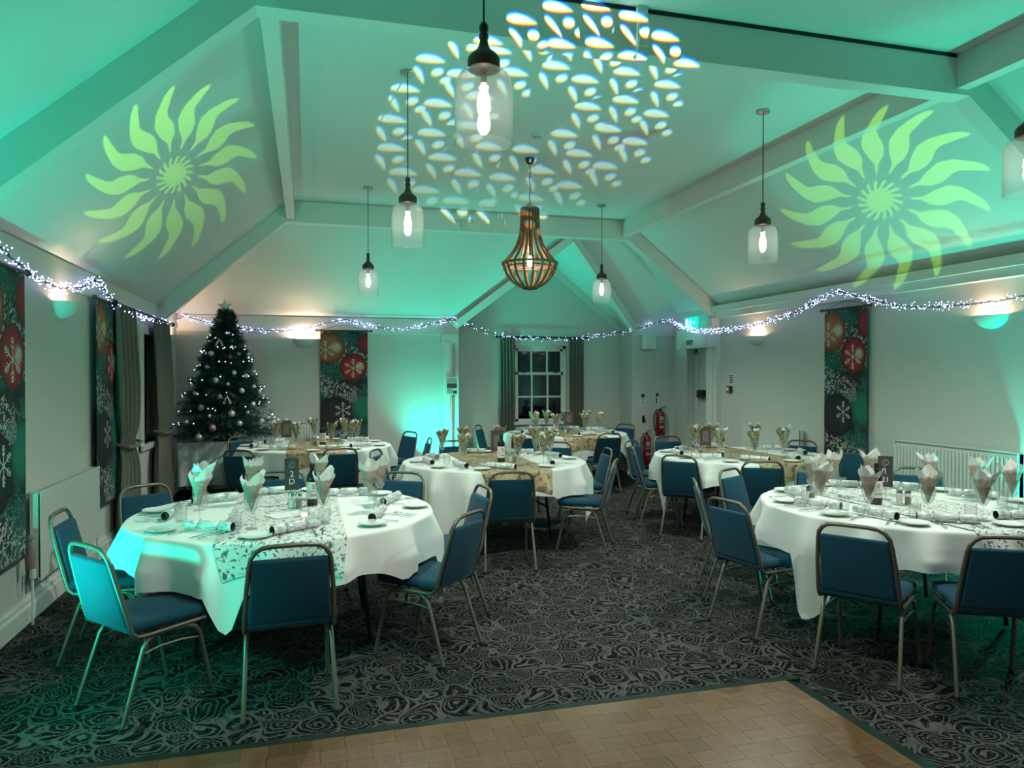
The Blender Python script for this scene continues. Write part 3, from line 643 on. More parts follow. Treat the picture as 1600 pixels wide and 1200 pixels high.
for key, ((cx, cy), tn, c0) in TABLES.items():
    t = thing('round_table', 'round folding table under a white cloth, the ' + tn, 'table', (cx, cy, 0), 0, 'round banquet tables')
    MB().lathe([(0, .735), (.885, .735), (.895, .74), (.895, .757), (.885, .762), (0, .762)], 48).obj('tabletop', 'board', t)
    for sx in (-1, 1):
        for sy in (-1, 1):
            MB().tube([(sx * .42, sy * .30, .735), (sx * .46, sy * .31, .35), (sx * .50, sy * .32, .012)], .014, 8).tube([(sx * .44, sy * .305, .5), (sx * .20, sy * .30, .73)], .009, 6).obj('leg', 'black_metal', t)
    for sx in (-1, 1): MB().tube([(sx * .46, -.31, .33), (sx * .46, .31, .33)], .011, 6).obj('crossbar', 'black_metal', t)
    # cloth
    q = MB(); NA = 192; rings = [0, .3, .6, .8, .88, .90, .905, .915, .925] ; nd = 14
    vs = [(0, 0, TZ)]; fs = []
    prof = []; DD = drops(cx, cy, c0, NA)
    for i in range(NA):
        a = 2 * PI * i / NA; D = DD[i]; col_ = []
        for rr_ in rings[1:]: col_.append(drape_pt(rr_ * math.cos(a), rr_ * math.sin(a), key))
        for j in range(1, nd + 1):
            rho = .925 + D * j / nd; col_.append(drape_pt(rho * math.cos(a), rho * math.sin(a), key))
        prof.append(col_)
    n = len(prof[0])
    for c_ in prof: vs += c_
    for i in range(NA):
        i2 = (i + 1) % NA; fs.append((0, 1 + i * n, 1 + i2 * n))
        for j in range(n - 1): fs.append((1 + i * n + j, 1 + i * n + j + 1, 1 + i2 * n + j + 1, 1 + i2 * n + j))
    o = q.add(vs, fs).obj('tablecloth', 'cloth', smooth=True, loc=(cx, cy, 0), ang=80)
    tag(o, 'white cloth with hanging corners over the ' + tn, 'tablecloth', 'white tablecloths')
    # runner along the room axis
    q = MB(); NX, NY = 22, 220; W = .33; Lh = TR + .155
    vs = []; fs = []
    for i in range(NX + 1):
        for j in range(NY + 1):
            x = -W + 2 * W * i / NX; y = -1 + 2 * j / NY
            lim = math.sqrt(max(.01, (TR + (.155 if key not in ('T1', 'T4') else .135)) ** 2 - 0)); yy = y * lim
            vs.append(drape_pt(x, yy, key, .006))
    for i in range(NX):
        for j in range(NY): a = i * (NY + 1) + j; fs.append((a, a + 1, a + NY + 2, a + NY + 1))
    silver = key in ('T1', 'T4')
    o = q.add(vs, fs).obj('table_runner', 'runner_silver' if silver else 'runner_gold', smooth=True, loc=(cx, cy, 0), ang=80)
    tag(o, ('white and grey leaf print runner across the ' if silver else 'gold leaf print runner across the ') + tn, 'table runner', 'table runners')

# ---- banquet chair (faces +Y; top of the back at y = -.30)
def chair_parts():
    fr = 'frame_metal'; parts = []
    def seat_fn(v):
        t = (v.y + .20) / .42; w_ = 1.0 - .06 * t
        dome = .022 * max(0, 1 - (v.x / .21) ** 2) * max(0, 1 - ((v.y - .01) / .22) ** 2) if v.z > .45 else 0
        return Vector((v.x * w_, v.y, v.z + dome))
    parts.append(('seat', MB().rbox(-.208, .208, -.205, .225, .425, .482, .026, 3, seat_fn).mesh('seat', 'chair_fabric', True, 60), []))
    def back_y(z): return -.195 - (z - .44) * .255
    def bfn(v):
        w_ = 1.0 - .10 * max(0, (v.z - .47)) / .3
        return Vector((v.x * w_, v.y + back_y(v.z) + .19 + (.012 * (1 - (v.x / .2) ** 2) if v.y > -.185 else 0), v.z))
    parts.append(('backrest', MB().rbox(-.192, .192, -.205, -.165, .455, .775, .017, 3, bfn).mesh('backrest', 'chair_fabric', True, 60), []))
    r = .0115
    L = [(-.195, .19, .413), (-.2, .0, .41), (-.203, -.12, .408), (-.205, -.165, .412), (-.205, -.19, .435), (-.204, -.203, .48), (-.196, back_y(.62), .62), (-.184, back_y(.74), .74), (-.176, back_y(.785), .785), (-.155, back_y(.815), .815), (-.125, back_y(.833), .833), (-.07, back_y(.838), .838)]
    pts = L + [(-x, y, z) for x, y, z in reversed(L)]
    parts.append(('back_frame', MB().tube(pts, r, 8).mesh('back_frame', fr, True, 60), []))
    for sx in (-1, 1):
        foot = lambda y: MB().lathe([(0, 0), (.0145, 0), (.0145, .022), (.011, .024)], 8, (sx * .213, y, 0)).mesh('foot', 'rubber', True)
        parts.append(('leg', MB().tube([(sx * .195, -.0, .402), (sx * .195, -.07, .40), (sx * .196, -.11, .385), (sx * .198, -.135, .35), (sx * .213, -.245, .008)], r, 8).mesh('leg', fr, True, 60), [('foot', foot(-.246))]))
        parts.append(('leg', MB().tube([(sx * .195, 0.0, .402), (sx * .195, .09, .40), (sx * .196, .13, .385), (sx * .198, .152, .35), (sx * .213, .225, .008)], r, 8).mesh('leg', fr, True, 60), [('foot', foot(.226))]))
        parts.append(('side_bar', MB().tube([(sx * .2, -.148, .325), (sx * .198, -.05, .34), (sx * .198, .06, .34), (sx * .2, .16, .325)], .006, 6).mesh('side_bar', fr, True), []))
    parts.append(('seat_rail', MB().tube([(-.195, -.1, .402), (.195, -.1, .402)], .009, 6).tube([(-.195, .11, .402), (.195, .11, .402)], .009, 6).mesh('seat_rail', fr, True), []))
    return parts
CHAIR = chair_parts()
for x, y, a, lab in CH:
    a = math.radians(a); ox, oy = x + .30 * math.cos(a), y + .30 * math.sin(a)
    place('banquet_chair', CHAIR, lab, 'chair', (ox, oy, 0), a - PI / 2, 'blue banquet chairs')
mat('sign_inset', (.16, .15, .14), .5)
# ================================================================== TABLEWARE
W16 = ['near', 'near, slightly right', 'near right', 'right, slightly near', 'right', 'right, slightly far', 'far right', 'far, slightly right', 'far', 'far, slightly left', 'far left', 'left, slightly far', 'left', 'left, slightly near', 'near left', 'near, slightly left']
USED = {}
def posword(key, x, y, kind):
    (cx, cy) = TABLES[key][0]
    a = math.atan2(y - cy, x - cx) - math.atan2(-cy, -cx)
    k = int(round((a % (2 * PI)) / (PI / 8))) % 16
    for dk in (0, 1, -1, 2, -2, 3, -3, 4, -4):
        if (kind, key, (k + dk) % 16) not in USED:
            USED[(kind, key, (k + dk) % 16)] = 1; k = (k + dk) % 16; break
    return W16[k]
rt = random.Random(11)
ZI = TZ + .0075
GLASS = [('bowl', MB().lathe([(.004, .085), (.016, .092), (.030, .115), (.038, .145), (.0405, .175), (.0395, .198), (.0383, .198), (.0392, .175), (.0365, .146), (.029, .118), (.015, .096), (0, .090)], 20).mesh('bowl', 'clear_glass', True), []),
         ('stem', MB().lathe([(.0035, .085), (.003, .05), (.004, .012), (.009, .006)], 10).mesh('stem', 'clear_glass', True), []),
         ('foot', MB().lathe([(0, .008), (.009, .006), (.030, .003), (.034, .0015), (.034, 0), (0, 0)], 20).mesh('foot', 'clear_glass', True), [])]
def napkin_mesh(seed, matname):
    r = random.Random(seed); NA = 40; H = 10; vs = []; fs = []
    npt = r.choice((3, 4, 4)); ph = r.uniform(0, 6.3); lean = r.uniform(0, 6.3); la = r.uniform(.03, .09)
    for i in range(H + 1):
        h = i / H
        for k in range(NA):
            a = 2 * PI * k / NA
            tri = abs(((a * npt / (2 * PI) + ph) % 1) - .5) * 2
            top = .248 + .066 * tri + .012 * math.sin(a + lean)
            z = .098 + (top - .098) * h
            rad = .004 + .029 * min(1, (z - .098) / .085) + .030 * max(0, (z - .196) / .08) ** .8
            rad *= 1 + .12 * math.cos(7 * a + ph) * min(1, max(.15, (z - .19) * 14))
            x, y = rad * math.cos(a), rad * math.sin(a); s = max(0, z - .20) * la * 4
            vs.append((x + s * math.cos(lean), y + s * math.sin(lean), z))
    for i in range(H):
        for k in range(NA): fs.append((i * NA + k, i * NA + (k + 1) % NA, (i + 1) * NA + (k + 1) % NA, (i + 1) * NA + k))
    # inner fold standing up out of the middle
    o = len(vs)
    for i in range(7):
        for k in range(13):
            a = lean + 2.2 + (k / 12 - .5) * 2.6; z = .16 + (.13 + .02 * math.cos(k * 1.9 + seed)) * i / 6 * (1 - .35 * abs(k / 12 - .5) * 2)
            rad = .010 + .022 * (i / 6) + .004 * math.cos(5 * a)
            vs.append((rad * math.cos(a), rad * math.sin(a), z))
    for i in range(6):
        for k in range(12): fs.append((o + i * 13 + k, o + i * 13 + k + 1, o + (i + 1) * 13 + k + 1, o + (i + 1) * 13 + k))
    return MB().add(vs, fs).mesh('napkin', matname, True, 50)
NAP_T = [napkin_mesh(i, 'napkin_taupe') for i in range(5)]
NAP_O = [napkin_mesh(i + 9, 'napkin_olive') for i in range(4)]
PLATE = MB().lathe([(0, .004), (.05, .004), (.056, .006), (.082, .013), (.085, .0145), (.085, .0125), (.058, .002), (.05, 0), (0, 0)], 32).mesh('side_plate', 'porcelain', True, 50)
def cracker_parts():
    def sec(a, c, r): return [(r * .96, a), (r, a + .004), (r, c - .004), (r * .96, c)]
    p = [(.0245, -.150), (.026, -.146), (.026, -.078), (.017, -.068), (.0125, -.064), (.017, -.060), (.026, -.052), (.0265, 0), (.026, .052), (.017, .060), (.0125, .064), (.017, .068), (.026, .078), (.026, .146), (.0245, .150)]
    body = MB().lathe(p, 16, (0, 0, .0265), 'x').mesh('body', 'cracker_paper', True, 50)
    rib = []
    for s in (-1, 1):
        rib.append(('ribbon', MB().lathe([(.0150, s * .064 - .004), (.0165, s * .064 - .003), (.0165, s * .064 + .003), (.0150, s * .064 + .004)], 12, (0, 0, .0265), 'x').tube([(s * .064, 0, .043), (s * .064 + .004, .010, .056), (s * .064, .022, .052)], .0018, 5).mesh('ribbon', 'print_grey', True), []))
        rib.append(('open_end', MB().lathe([(.0243, s * .1502), (.0225, s * .1500), (.021, s * .120), (0, s * .118)], 16, (0, 0, .0265), 'x').mesh('open_end', 'print_dark', True), []))
    return [('body', body, [])] + rib
CRACKER = cracker_parts()
TUMBLER = MB().lathe([(0, .006), (.030, .006), (.0335, .09), (.0345, .09), (.0345, .088), (.0315, .0), (0, 0)], 18).mesh('tumbler', 'clear_glass', True)
def knife():
    q = MB(); q.rbox(-.006, .006, -.105, -.005, 0, .005, .002, 2)
    q.prism([(-.004, -.006, .001), (.007, -.006, .001), (.009, .04, .001), (.007, .085, .001), (-.002, .105, .001), (-.004, .05, .001)], (0, 0, .0018)); return q.mesh('knife', 'steel', True, 40)
def fork():
    q = MB(); q.rbox(-.0055, .0055, -.10, -.01, 0, .004, .0018, 2).box(-.003, .003, -.012, .03, .001, .004)
    q.prism([(-.003, .03, .001), (.003, .03, .001), (.011, .046, .001), (.011, .062, .001), (-.011, .062, .001), (-.011, .046, .001)], (0, 0, .002))
    for i in range(4): x = -.0095 + i * .0063; q.box(x - .0014, x + .0014, .06, .098, .001, .0032)
    return q.mesh('fork', 'steel', True, 40)
def spoon():
    q = MB(); q.rbox(-.005, .005, -.09, -.01, 0, .004, .0018, 2).box(-.0025, .0025, -.012, .035, .001, .0035).ball((0, .058, .005), .019, 12, 6, (1, 1.45, .24)); return q.mesh('spoon', 'steel', True, 50)
KNIFE, FORK, SPOON = knife(), fork(), spoon()
SEATS = {'T1': [231, 183, 137, 93, 52, 8, 324, 275], 'T2': [262, 312, 8, 50, 96, 148, 190, 228], 'T3': [128, 163, 207, 247, 292, 345, 30, 88],
         'T4': [177, 213, 246, 285, 322, 2, 43, 75, 107, 140], 'T5': [283, 236, 142, 85, 36, 353, 190, 318], 'T6': [228, 278, 140, 24, 330, 65, 182, 100]}
GL = {'T1': [(-.603, 4.604), (-.66, 5.02), (-.30, 4.33), (-.362, 5.24), (.087, 4.432), (.08, 5.30), (.381, 4.80), (.47, 5.03)],
      'T4': [(3.142, 3.995), (3.66, 4.53), (3.244, 3.70), (3.98, 4.52), (3.533, 3.55), (4.26, 4.25), (4.33, 3.95), (3.80, 3.42), (4.25, 3.62), (3.35, 4.36)],
      'T2': [(1.34, 7.539), (1.417, 6.85), (1.911, 6.702), (2.35, 7.55), (2.16, 6.68), (2.38, 7.15), (1.62, 7.78), (2.02, 7.80)]}
def on_table(name, me_or_parts, label, cat, x, y, rz, group, dz=0.0):
    if isinstance(me_or_parts, list): return place(name, me_or_parts, label, cat, (x, y, ZI + dz), rz, group)
    o = link(name, me_or_parts, None, (x, y, ZI + dz), rz); return tag(o, label, cat, group)
for key in TABLES:
    (cx, cy), tn, _ = TABLES[key]
    near = key in ('T1', 'T4'); mid_ = key in ('T2', 'T3')
    gl = GL.get(key) or [(cx + .50 * math.cos(math.radians(a) + .12), cy + .50 * math.sin(math.radians(a) + .12)) for a in SEATS[key]]
    for i, (gx, gy) in enumerate(gl):
        pw = posword(key, gx, gy, 'glass'); rz = rt.uniform(0, 6.28)
        on_table('wine_glass', GLASS, 'clear wine glass stuffed with a napkin, %s on %s' % (pw, tn), 'glass', gx, gy, rz, 'wine glasses on the tables')
        col_ = 'white-tipped taupe' if near else 'olive leaf-print'
        o = on_table('napkin', rt.choice(NAP_T if near else NAP_O), '%s napkin fanned in glass, %s on %s' % (col_, pw, tn), 'napkin', gx, gy, rz, 'fanned napkins in glasses')
    for a_ in SEATS[key]:
        a = math.radians(a_); ux, uy = -math.cos(a), -math.sin(a); rx, ry = uy, -ux     # u: to the centre, r: to the diner's right
        ex, ey = cx - ux * (TR - .03), cy - uy * (TR - .03)
        def L2W(px, py): return ex + rx * px + ux * py, ey + ry * px + uy * py
        rz0 = math.atan2(uy, ux) - PI / 2
        px, py = L2W(-.20 + rt.uniform(-.02, .02), .12 + rt.uniform(-.02, .03)); pw = posword(key, px, py, 'plate')
        on_table('side_plate', PLATE, 'white side plate at the %s place of the %s' % (pw, tn), 'plate', px, py, rt.uniform(0, 6), 'side plates')
        qx, qy = L2W(rt.uniform(-.02, .05), .20 + rt.uniform(-.03, .05)); pc = posword(key, qx, qy, 'cracker')
        on_table('christmas_cracker', CRACKER, 'silver-white Christmas cracker at the %s place of the %s' % (pc, tn), 'cracker', qx, qy, rz0 + rt.uniform(-.7, .7) + (PI if rt.random() < .5 else 0), 'Christmas crackers')
        tx, ty = L2W(.17 + rt.uniform(-.02, .03), .32 + rt.uniform(-.03, .03)); pt = posword(key, tx, ty, 'tumbler')
        on_table('tumbler', TUMBLER, 'empty clear tumbler at the %s place of the %s' % (pt, tn), 'glass', tx, ty, 0, 'water tumblers')
        if near or mid_:
            for nm, me, dx in (('fork', FORK, -.075), ('knife', KNIFE, .10), ('spoon', SPOON, .145)):
                if nm == 'spoon' and not near: continue
                fx, fy = L2W(dx, .125 + rt.uniform(-.01, .02)); pf = posword(key, fx, fy, nm)
                on_table(nm, me, 'steel %s at the %s place of the %s' % (nm, pf, tn), nm, fx, fy, rz0 + rt.uniform(-.15, .15), 'steel cutlery')
# centre pieces
BOTTLE = [('glass_body', MB().lathe([(0, .002), (.034, 0), (.037, .006), (.037, .175), (.034, .195), (.022, .215), (.0145, .228), (.0138, .262), (0, .262)], 24).mesh('glass_body', 'bottle_glass', True, 50), []),
          ('capsule', MB().lathe([(.0150, .238), (.0152, .268), (.0140, .270), (0, .270)], 16).mesh('capsule', 'foil', True), []),
          ('label', MB().lathe([(.0373, .045), (.0376, .045), (.0376, .155), (.0373, .155)], 24).mesh('label', 'bottle_label', True),
           [('label_print', MB().lathe([(.0379, .062), (.0379, .078)], 8, a0=-2.2, a1=-1.0).lathe([(.0379, .092), (.0379, .098)], 8, a0=-2.3, a1=-.9).lathe([(.0379, .106), (.0379, .140)], 8, a0=-1.9, a1=-1.3).mesh('label_print', 'print_grey', True))])]
def shaker(fill): return [('glass_body', MB().lathe([(0, 0), (.020, 0), (.021, .004), (.0185, .082), (.0175, .082), (.0195, .006), (0, .005)], 12).mesh('glass_body', 'clear_glass', True), []),
                          ('contents', MB().lathe([(0, .007), (.0188, .007), (.0176, .056), (0, .057)], 12).mesh('contents', fill, True), []),
                          ('cap', MB().lathe([(.019, .080), (.0205, .082), (.019, .100), (.010, .106), (0, .107)], 12).mesh('cap', 'steel', True), [])]
SALT, PEPPER = shaker('salt'), shaker('pepper')
def sign_parts(lines, framed=False):
    z0 = .09; pr = []
    st = MB().box(-.030, .030, -.02, .02, 0, .008).tube([(0, 0, .006), (0, 0, z0 + .02)], .004, 8).mesh('stand', 'steel', True)
    pr.append(('stand', st, []))
    card = MB().box(-.060 if framed else -.046, .060 if framed else .046, -.004, .004, z0, z0 + .21).mesh('card', 'slate' if not framed else 'brown_frame')
    subs = []
    for txt, size, zz in lines:
        me = text_mesh(txt, size); me.transform(Matrix.Translation((0, -.0046, z0 + zz)) @ Matrix.Rotation(PI / 2, 4, 'X')); subs.append(('lettering', me))
    if framed: subs.append(('inset', MB().box(-.032, .032, -.0055, -.004, z0 + .04, z0 + .16).mesh('inset', 'sign_inset')))
    else:
        q = MB()
        for k in range(3): q.tube([(.022 * math.cos(t) * (1 - k * .25) + .004 * k, -.0045, z0 + .165 + .022 * math.sin(t) * (1 - k * .25)) for t in [i * 2 * PI / 14 + k for i in range(12)]], .0012, 4)
        subs.append(('scroll_ornament', q.mesh('scroll_ornament', 'print_grey', True)))
    pr.append(('card', card, subs)); return pr
signs = {'T1': sign_parts([('2', .055, .105), ('D', .055, .055)]), 'T4': sign_parts([('1', .05, .105), ('21', .05, .05)]), 'T2': sign_parts([], True)}
cent = {'T1': dict(b=(.03, 5.02), s=(-.10, 4.93), p=(-.055, 4.90), g=(-.10, 5.12), ga=0), 'T4': dict(b=(3.63, 4.07), s=(3.73, 3.98), p=(3.78, 3.96), g=(3.80, 4.18), ga=-.7),
        'T2': dict(b=(1.84, 7.05), s=(1.93, 7.02), p=(1.97, 7.00), g=(1.84, 7.22), ga=-.2), 'T3': dict(b=(4.22, 6.95), s=(3.98, 7.05), p=(4.02, 7.02), g=(4.18, 7.2), ga=-.5),
        'T5': dict(b=(.18, 9.30), s=(.05, 9.35), p=(.09, 9.33), g=(-.25, 9.55), ga=0), 'T6': dict(b=(3.55, 10.4), s=(3.7, 10.4), p=(3.74, 10.38), g=(3.9, 10.8), ga=-.3)}
for key, c in cent.items():
    tn = TABLES[key][1]
    on_table('wine_bottle', BOTTLE, 'dark wine bottle with pale label on the ' + tn, 'bottle', *c['b'], .3 + c['ga'], 'wine bottles')
    on_table('salt_shaker', SALT, 'glass salt shaker at the centre of the ' + tn, 'shaker', *c['s'], 0, 'salt and pepper shakers')
    on_table('pepper_shaker', PEPPER, 'glass pepper shaker at the centre of the ' + tn, 'shaker', *c['p'], 0, 'salt and pepper shakers')
    on_table('table_sign', signs.get(key) or signs['T2'], ('tall dark table number card with chalk lettering on the ' if key in ('T1', 'T4') else 'brown framed table sign on the ') + tn, 'table sign', *c['g'], c['ga'], 'table number signs', .0)
on_table('tealight', [('cup', MB().lathe([(0, .004), (.026, .004), (.030, .055), (.0315, .055), (.028, 0), (0, 0)], 16).mesh('cup', 'clear_glass', True), []),
                      ('candle', MB().lathe([(0, .005), (.019, .005), (.019, .020), (0, .020)], 14).mesh('candle', 'tealight_wax', True), [])],
         'small lit tealight in a glass cup on the front-left table', 'candle', -.02, 4.62, 0, None)
on_table('menu_card', MB().box(-.11, .11, -.08, .08, 0, .003).mesh('menu_card', 'paper_white'), 'white folded card lying in front of the shakers, front-left table', 'card', -.12, 4.70, .5, None)
on_table('menu_card', MB().box(-.15, .15, -.10, .10, 0, .003).mesh('menu_card', 'paper_white'), 'white card lying in front of the bottle on the middle table', 'card', 1.75, 6.88, .1, None)
# ================================================================== PENDANTS AND CHANDELIER
def pendant(x, y, label):
    t = thing('pendant_lamp', label, 'pendant lamp', (x, y, ZC), 0, 'glass pendant lamps'); z = lambda v: v - ZC
    link('canopy', PEND['canopy'], t); link('cord', PEND['cord'], t); link('cap', PEND['cap'], t); link('shade', PEND['shade'], t)
    bl = link('bulb', PEND['bulb'], t); link('bulb_cap', PEND['bcap'], bl)
    lo = lamp('pendant_light', 'SPOT', (0, 0, 2.60 - ZC), P_DOWN, (.94, 1.0, .88), None, spot_size=2.7, spot_blend=.7, shadow_soft_size=.03); lo.parent = t
PEND = {}
zz = lambda v: v - ZC
PEND['canopy'] = MB().lathe([(0, 0), (.055, 0), (.058, -.006), (.055, -.024), (.012, -.028), (0, -.028)], 20).mesh('canopy', 'nickel', True)
PEND['cord'] = MB().tube([(0, 0, -.02), (0, 0, zz(3.095))], .0042, 6).mesh('cord', 'black_plastic', True)
PEND['cap'] = MB().lathe([(.0, zz(3.10)), (.010, zz(3.10)), (.018, zz(3.088)), (.020, zz(3.07)), (.014, zz(3.058)), (.020, zz(3.05)), (.021, zz(3.035)), (.016, zz(3.028)), (.020, zz(3.005)), (.030, zz(2.985)), (.055, zz(2.965)), (.066, zz(2.95)), (.068, zz(2.94)), (.068, zz(2.905)), (.060, zz(2.900)), (0, zz(2.900))], 24).mesh('cap', 'bronze', True, 35)
PEND['shade'] = MB().lathe([(.045, zz(2.905)), (.075, zz(2.898)), (.100, zz(2.883)), (.115, zz(2.858)), (.121, zz(2.82)), (.123, zz(2.76)), (.123, zz(2.60)), (.1235, zz(2.595)), (.1205, zz(2.595)), (.1205, zz(2.76)), (.1185, zz(2.82)), (.1125, zz(2.856)), (.098, zz(2.880)), (.074, zz(2.895))], 40).mesh('shade', 'shade_glass', True, 60)
PEND['bulb'] = MB().lathe([(0, zz(2.705)), (.014, zz(2.710)), (.025, zz(2.728)), (.029, zz(2.752)), (.025, zz(2.782)), (.016, zz(2.815)), (.011, zz(2.845)), (0, zz(2.845))], 14).mesh('bulb', 'bulb_glow', True)
PEND['bcap'] = MB().lathe([(.0, zz(2.845)), (.014, zz(2.845)), (.014, zz(2.90)), (0, zz(2.90))], 12).mesh('bulb_cap', 'nickel', True)
for x, y, l in ((.716, 3.03, 'large nearest glass pendant lamp at the top centre, brown turned cap'), (.724, 5.52, 'glass pendant lamp left of centre, second nearest, long black cord'),
                (.707, 9.02, 'small far glass pendant lamp on the left, above the tree table'), (3.745, 9.10, 'small far glass pendant lamp right of the wooden chandelier'),
                (3.739, 5.51, 'glass pendant lamp on the right, beside the projected sun'), (3.74, 3.10, 'glass pendant lamp cut by the right picture edge')): pendant(x, y, l)
# chandelier of bent timber slats
t = thing('chandelier', 'wooden slat chandelier of bell shape hanging in the ceiling centre', 'chandelier', (2.229, 7.358, ZC))
MB().lathe([(0, 0), (.05, 0), (.05, -.015), (.035, -.055), (.008, -.07), (0, -.07)], 18).obj('canopy', 'black_plastic', t, True)
pts = [(.004 * math.sin(i * .9), .004 * math.cos(i * 1.1), -.06 - i * (.46 / 16)) for i in range(17)]
MB().tube(pts, .004, 6).obj('chain', 'black_metal', t, True)
MB().lathe([(0, zz(3.42)), (.02, zz(3.41)), (.075, zz(3.375)), (.095, zz(3.36)), (.095, zz(3.345)), (.05, zz(3.35)), (0, zz(3.39))], 24).obj('top_cap', 'nickel', t, True)
prof = [(.092, 3.36), (.094, 3.26), (.098, 3.16), (.112, 3.07), (.140, 2.985), (.185, 2.905), (.245, 2.835), (.283, 2.79)]
prof2 = [(.283, 2.79), (.270, 2.735), (.238, 2.665), (.185, 2.600), (.120, 2.555), (.075, 2.535)]
def slat(prof, w_, th):
    q = MB(); P_ = [Vector((r, 0, zz(z_))) for r, z_ in prof]; vs = []; fs = []
    for i, p in enumerate(P_):
        a = P_[max(0, i - 1)]; c = P_[min(len(P_) - 1, i + 1)]; tt = (c - a).normalized(); n = Vector((tt.z, 0, -tt.x))
        if n.x < 0: n = -n
        for sy, sn in ((-1, -1), (1, -1), (1, 1), (-1, 1)): vs.append(p + Vector((0, sy * w_, 0)) + n * sn * th)
    m_ = len(P_)
    for i in range(m_ - 1):
        for k in range(4): fs.append((i * 4 + k, i * 4 + (k + 1) % 4, (i + 1) * 4 + (k + 1) % 4, (i + 1) * 4 + k))
    fs += [(0, 1, 2, 3), tuple((m_ - 1) * 4 + k for k in (3, 2, 1, 0))]
    return q.add(vs, fs)
s_up = slat(prof, .0105, .006).mesh('upper_slat', 'chandelier_wood', True, 50); s_lo = slat(prof2, .0105, .006).mesh('lower_slat', 'chandelier_wood', True, 50)
for k in range(18): link('upper_slat', s_up, t, None, 2 * PI * k / 18)
for k in range(18): link('lower_slat', s_lo, t, None, 2 * PI * k / 18)
MB().lathe([(.272, zz(2.800)), (.294, zz(2.800)), (.294, zz(2.778)), (.272, zz(2.778)), (.272, zz(2.800))], 36).obj('middle_ring', 'chandelier_wood', t, True, ang=40)
MB().lathe([(.225, zz(2.765)), (.236, zz(2.765)), (.236, zz(2.753)), (.225, zz(2.753)), (.225, zz(2.765))], 32).obj('inner_ring', 'chandelier_wood', t, True)
MB().lathe([(0, zz(2.545)), (.080, zz(2.545)), (.080, zz(2.525)), (.045, zz(2.518)), (0, zz(2.518))], 24).obj('base_disc', 'ring_dark', t, True)
MB().tube([(0, 0, zz(3.35)), (0, 0, zz(2.87))], .008, 8).obj('stem', 'black_metal', t, True)
MB().lathe([(0, zz(2.87)), (.012, zz(2.865)), (.030, zz(2.82)), (.032, zz(2.795)), (.022, zz(2.768)), (0, zz(2.76))], 14).obj('bulb', 'filament_white', t, True)

# ================================================================== WALL SCONCES
def sconce(x, y, rz, label, br=.022):
    t = thing('wall_sconce', label, 'wall lamp', (x, y, 2.10), rz, 'plaster wall sconces')   # wall plane at local y = 0, bowl towards -y
    vs = []; fs = []; NA, NH = 20, 8
    for sh in (1.0, .93):
        for i in range(NH + 1):
            ph = (PI / 2) * i / NH
            for k in range(NA + 1):
                a = PI + PI * k / NA
                vs.append((.165 * sh * math.cos(a) * math.cos(ph), .125 * sh * math.sin(a) * math.cos(ph), -.125 * sh * math.sin(ph) + .075))
    m_ = (NH + 1) * (NA + 1)
    for o_ in (0, m_):
        for i in range(NH):
            for k in range(NA): a = o_ + i * (NA + 1) + k; fs.append((a, a + 1, a + NA + 2, a + NA + 1))
    for k in range(NA): fs.append((k, k + 1, m_ + k + 1, m_ + k))
    MB().add(vs, fs).obj('bowl', 'sconce_plaster', t, True, ang=60)
    MB().box(-.06, .06, -.012, 0, -.02, .06).obj('back_plate', 'white_plastic', t)
    MB().ball((0, -.055, .050), br, 10, 6).obj('lamp_bulb', 'sconce_bulb', t, True)
mat('sconce_bulb', (1, 1, 1), .5, emit=(1.0, .70, .46), estr=P_SCONCE * 40)
sconce(XL, 6.25, PI / 2, 'white half-bowl wall lamp on the left wall above the radiator')
sconce(XL, 10.85, PI / 2, 'white half-bowl wall lamp in the left corner behind the curtain', .027)
sconce(-.045, YB, 0, 'white half-bowl wall lamp on the back wall beside the banner', .035)
sconce(XR, 8.95, -PI / 2, 'white half-bowl wall lamp on the right wall near the door')
sconce(XR, 5.32, -PI / 2, 'green-lit half-bowl wall lamp at the right edge above the radiator')

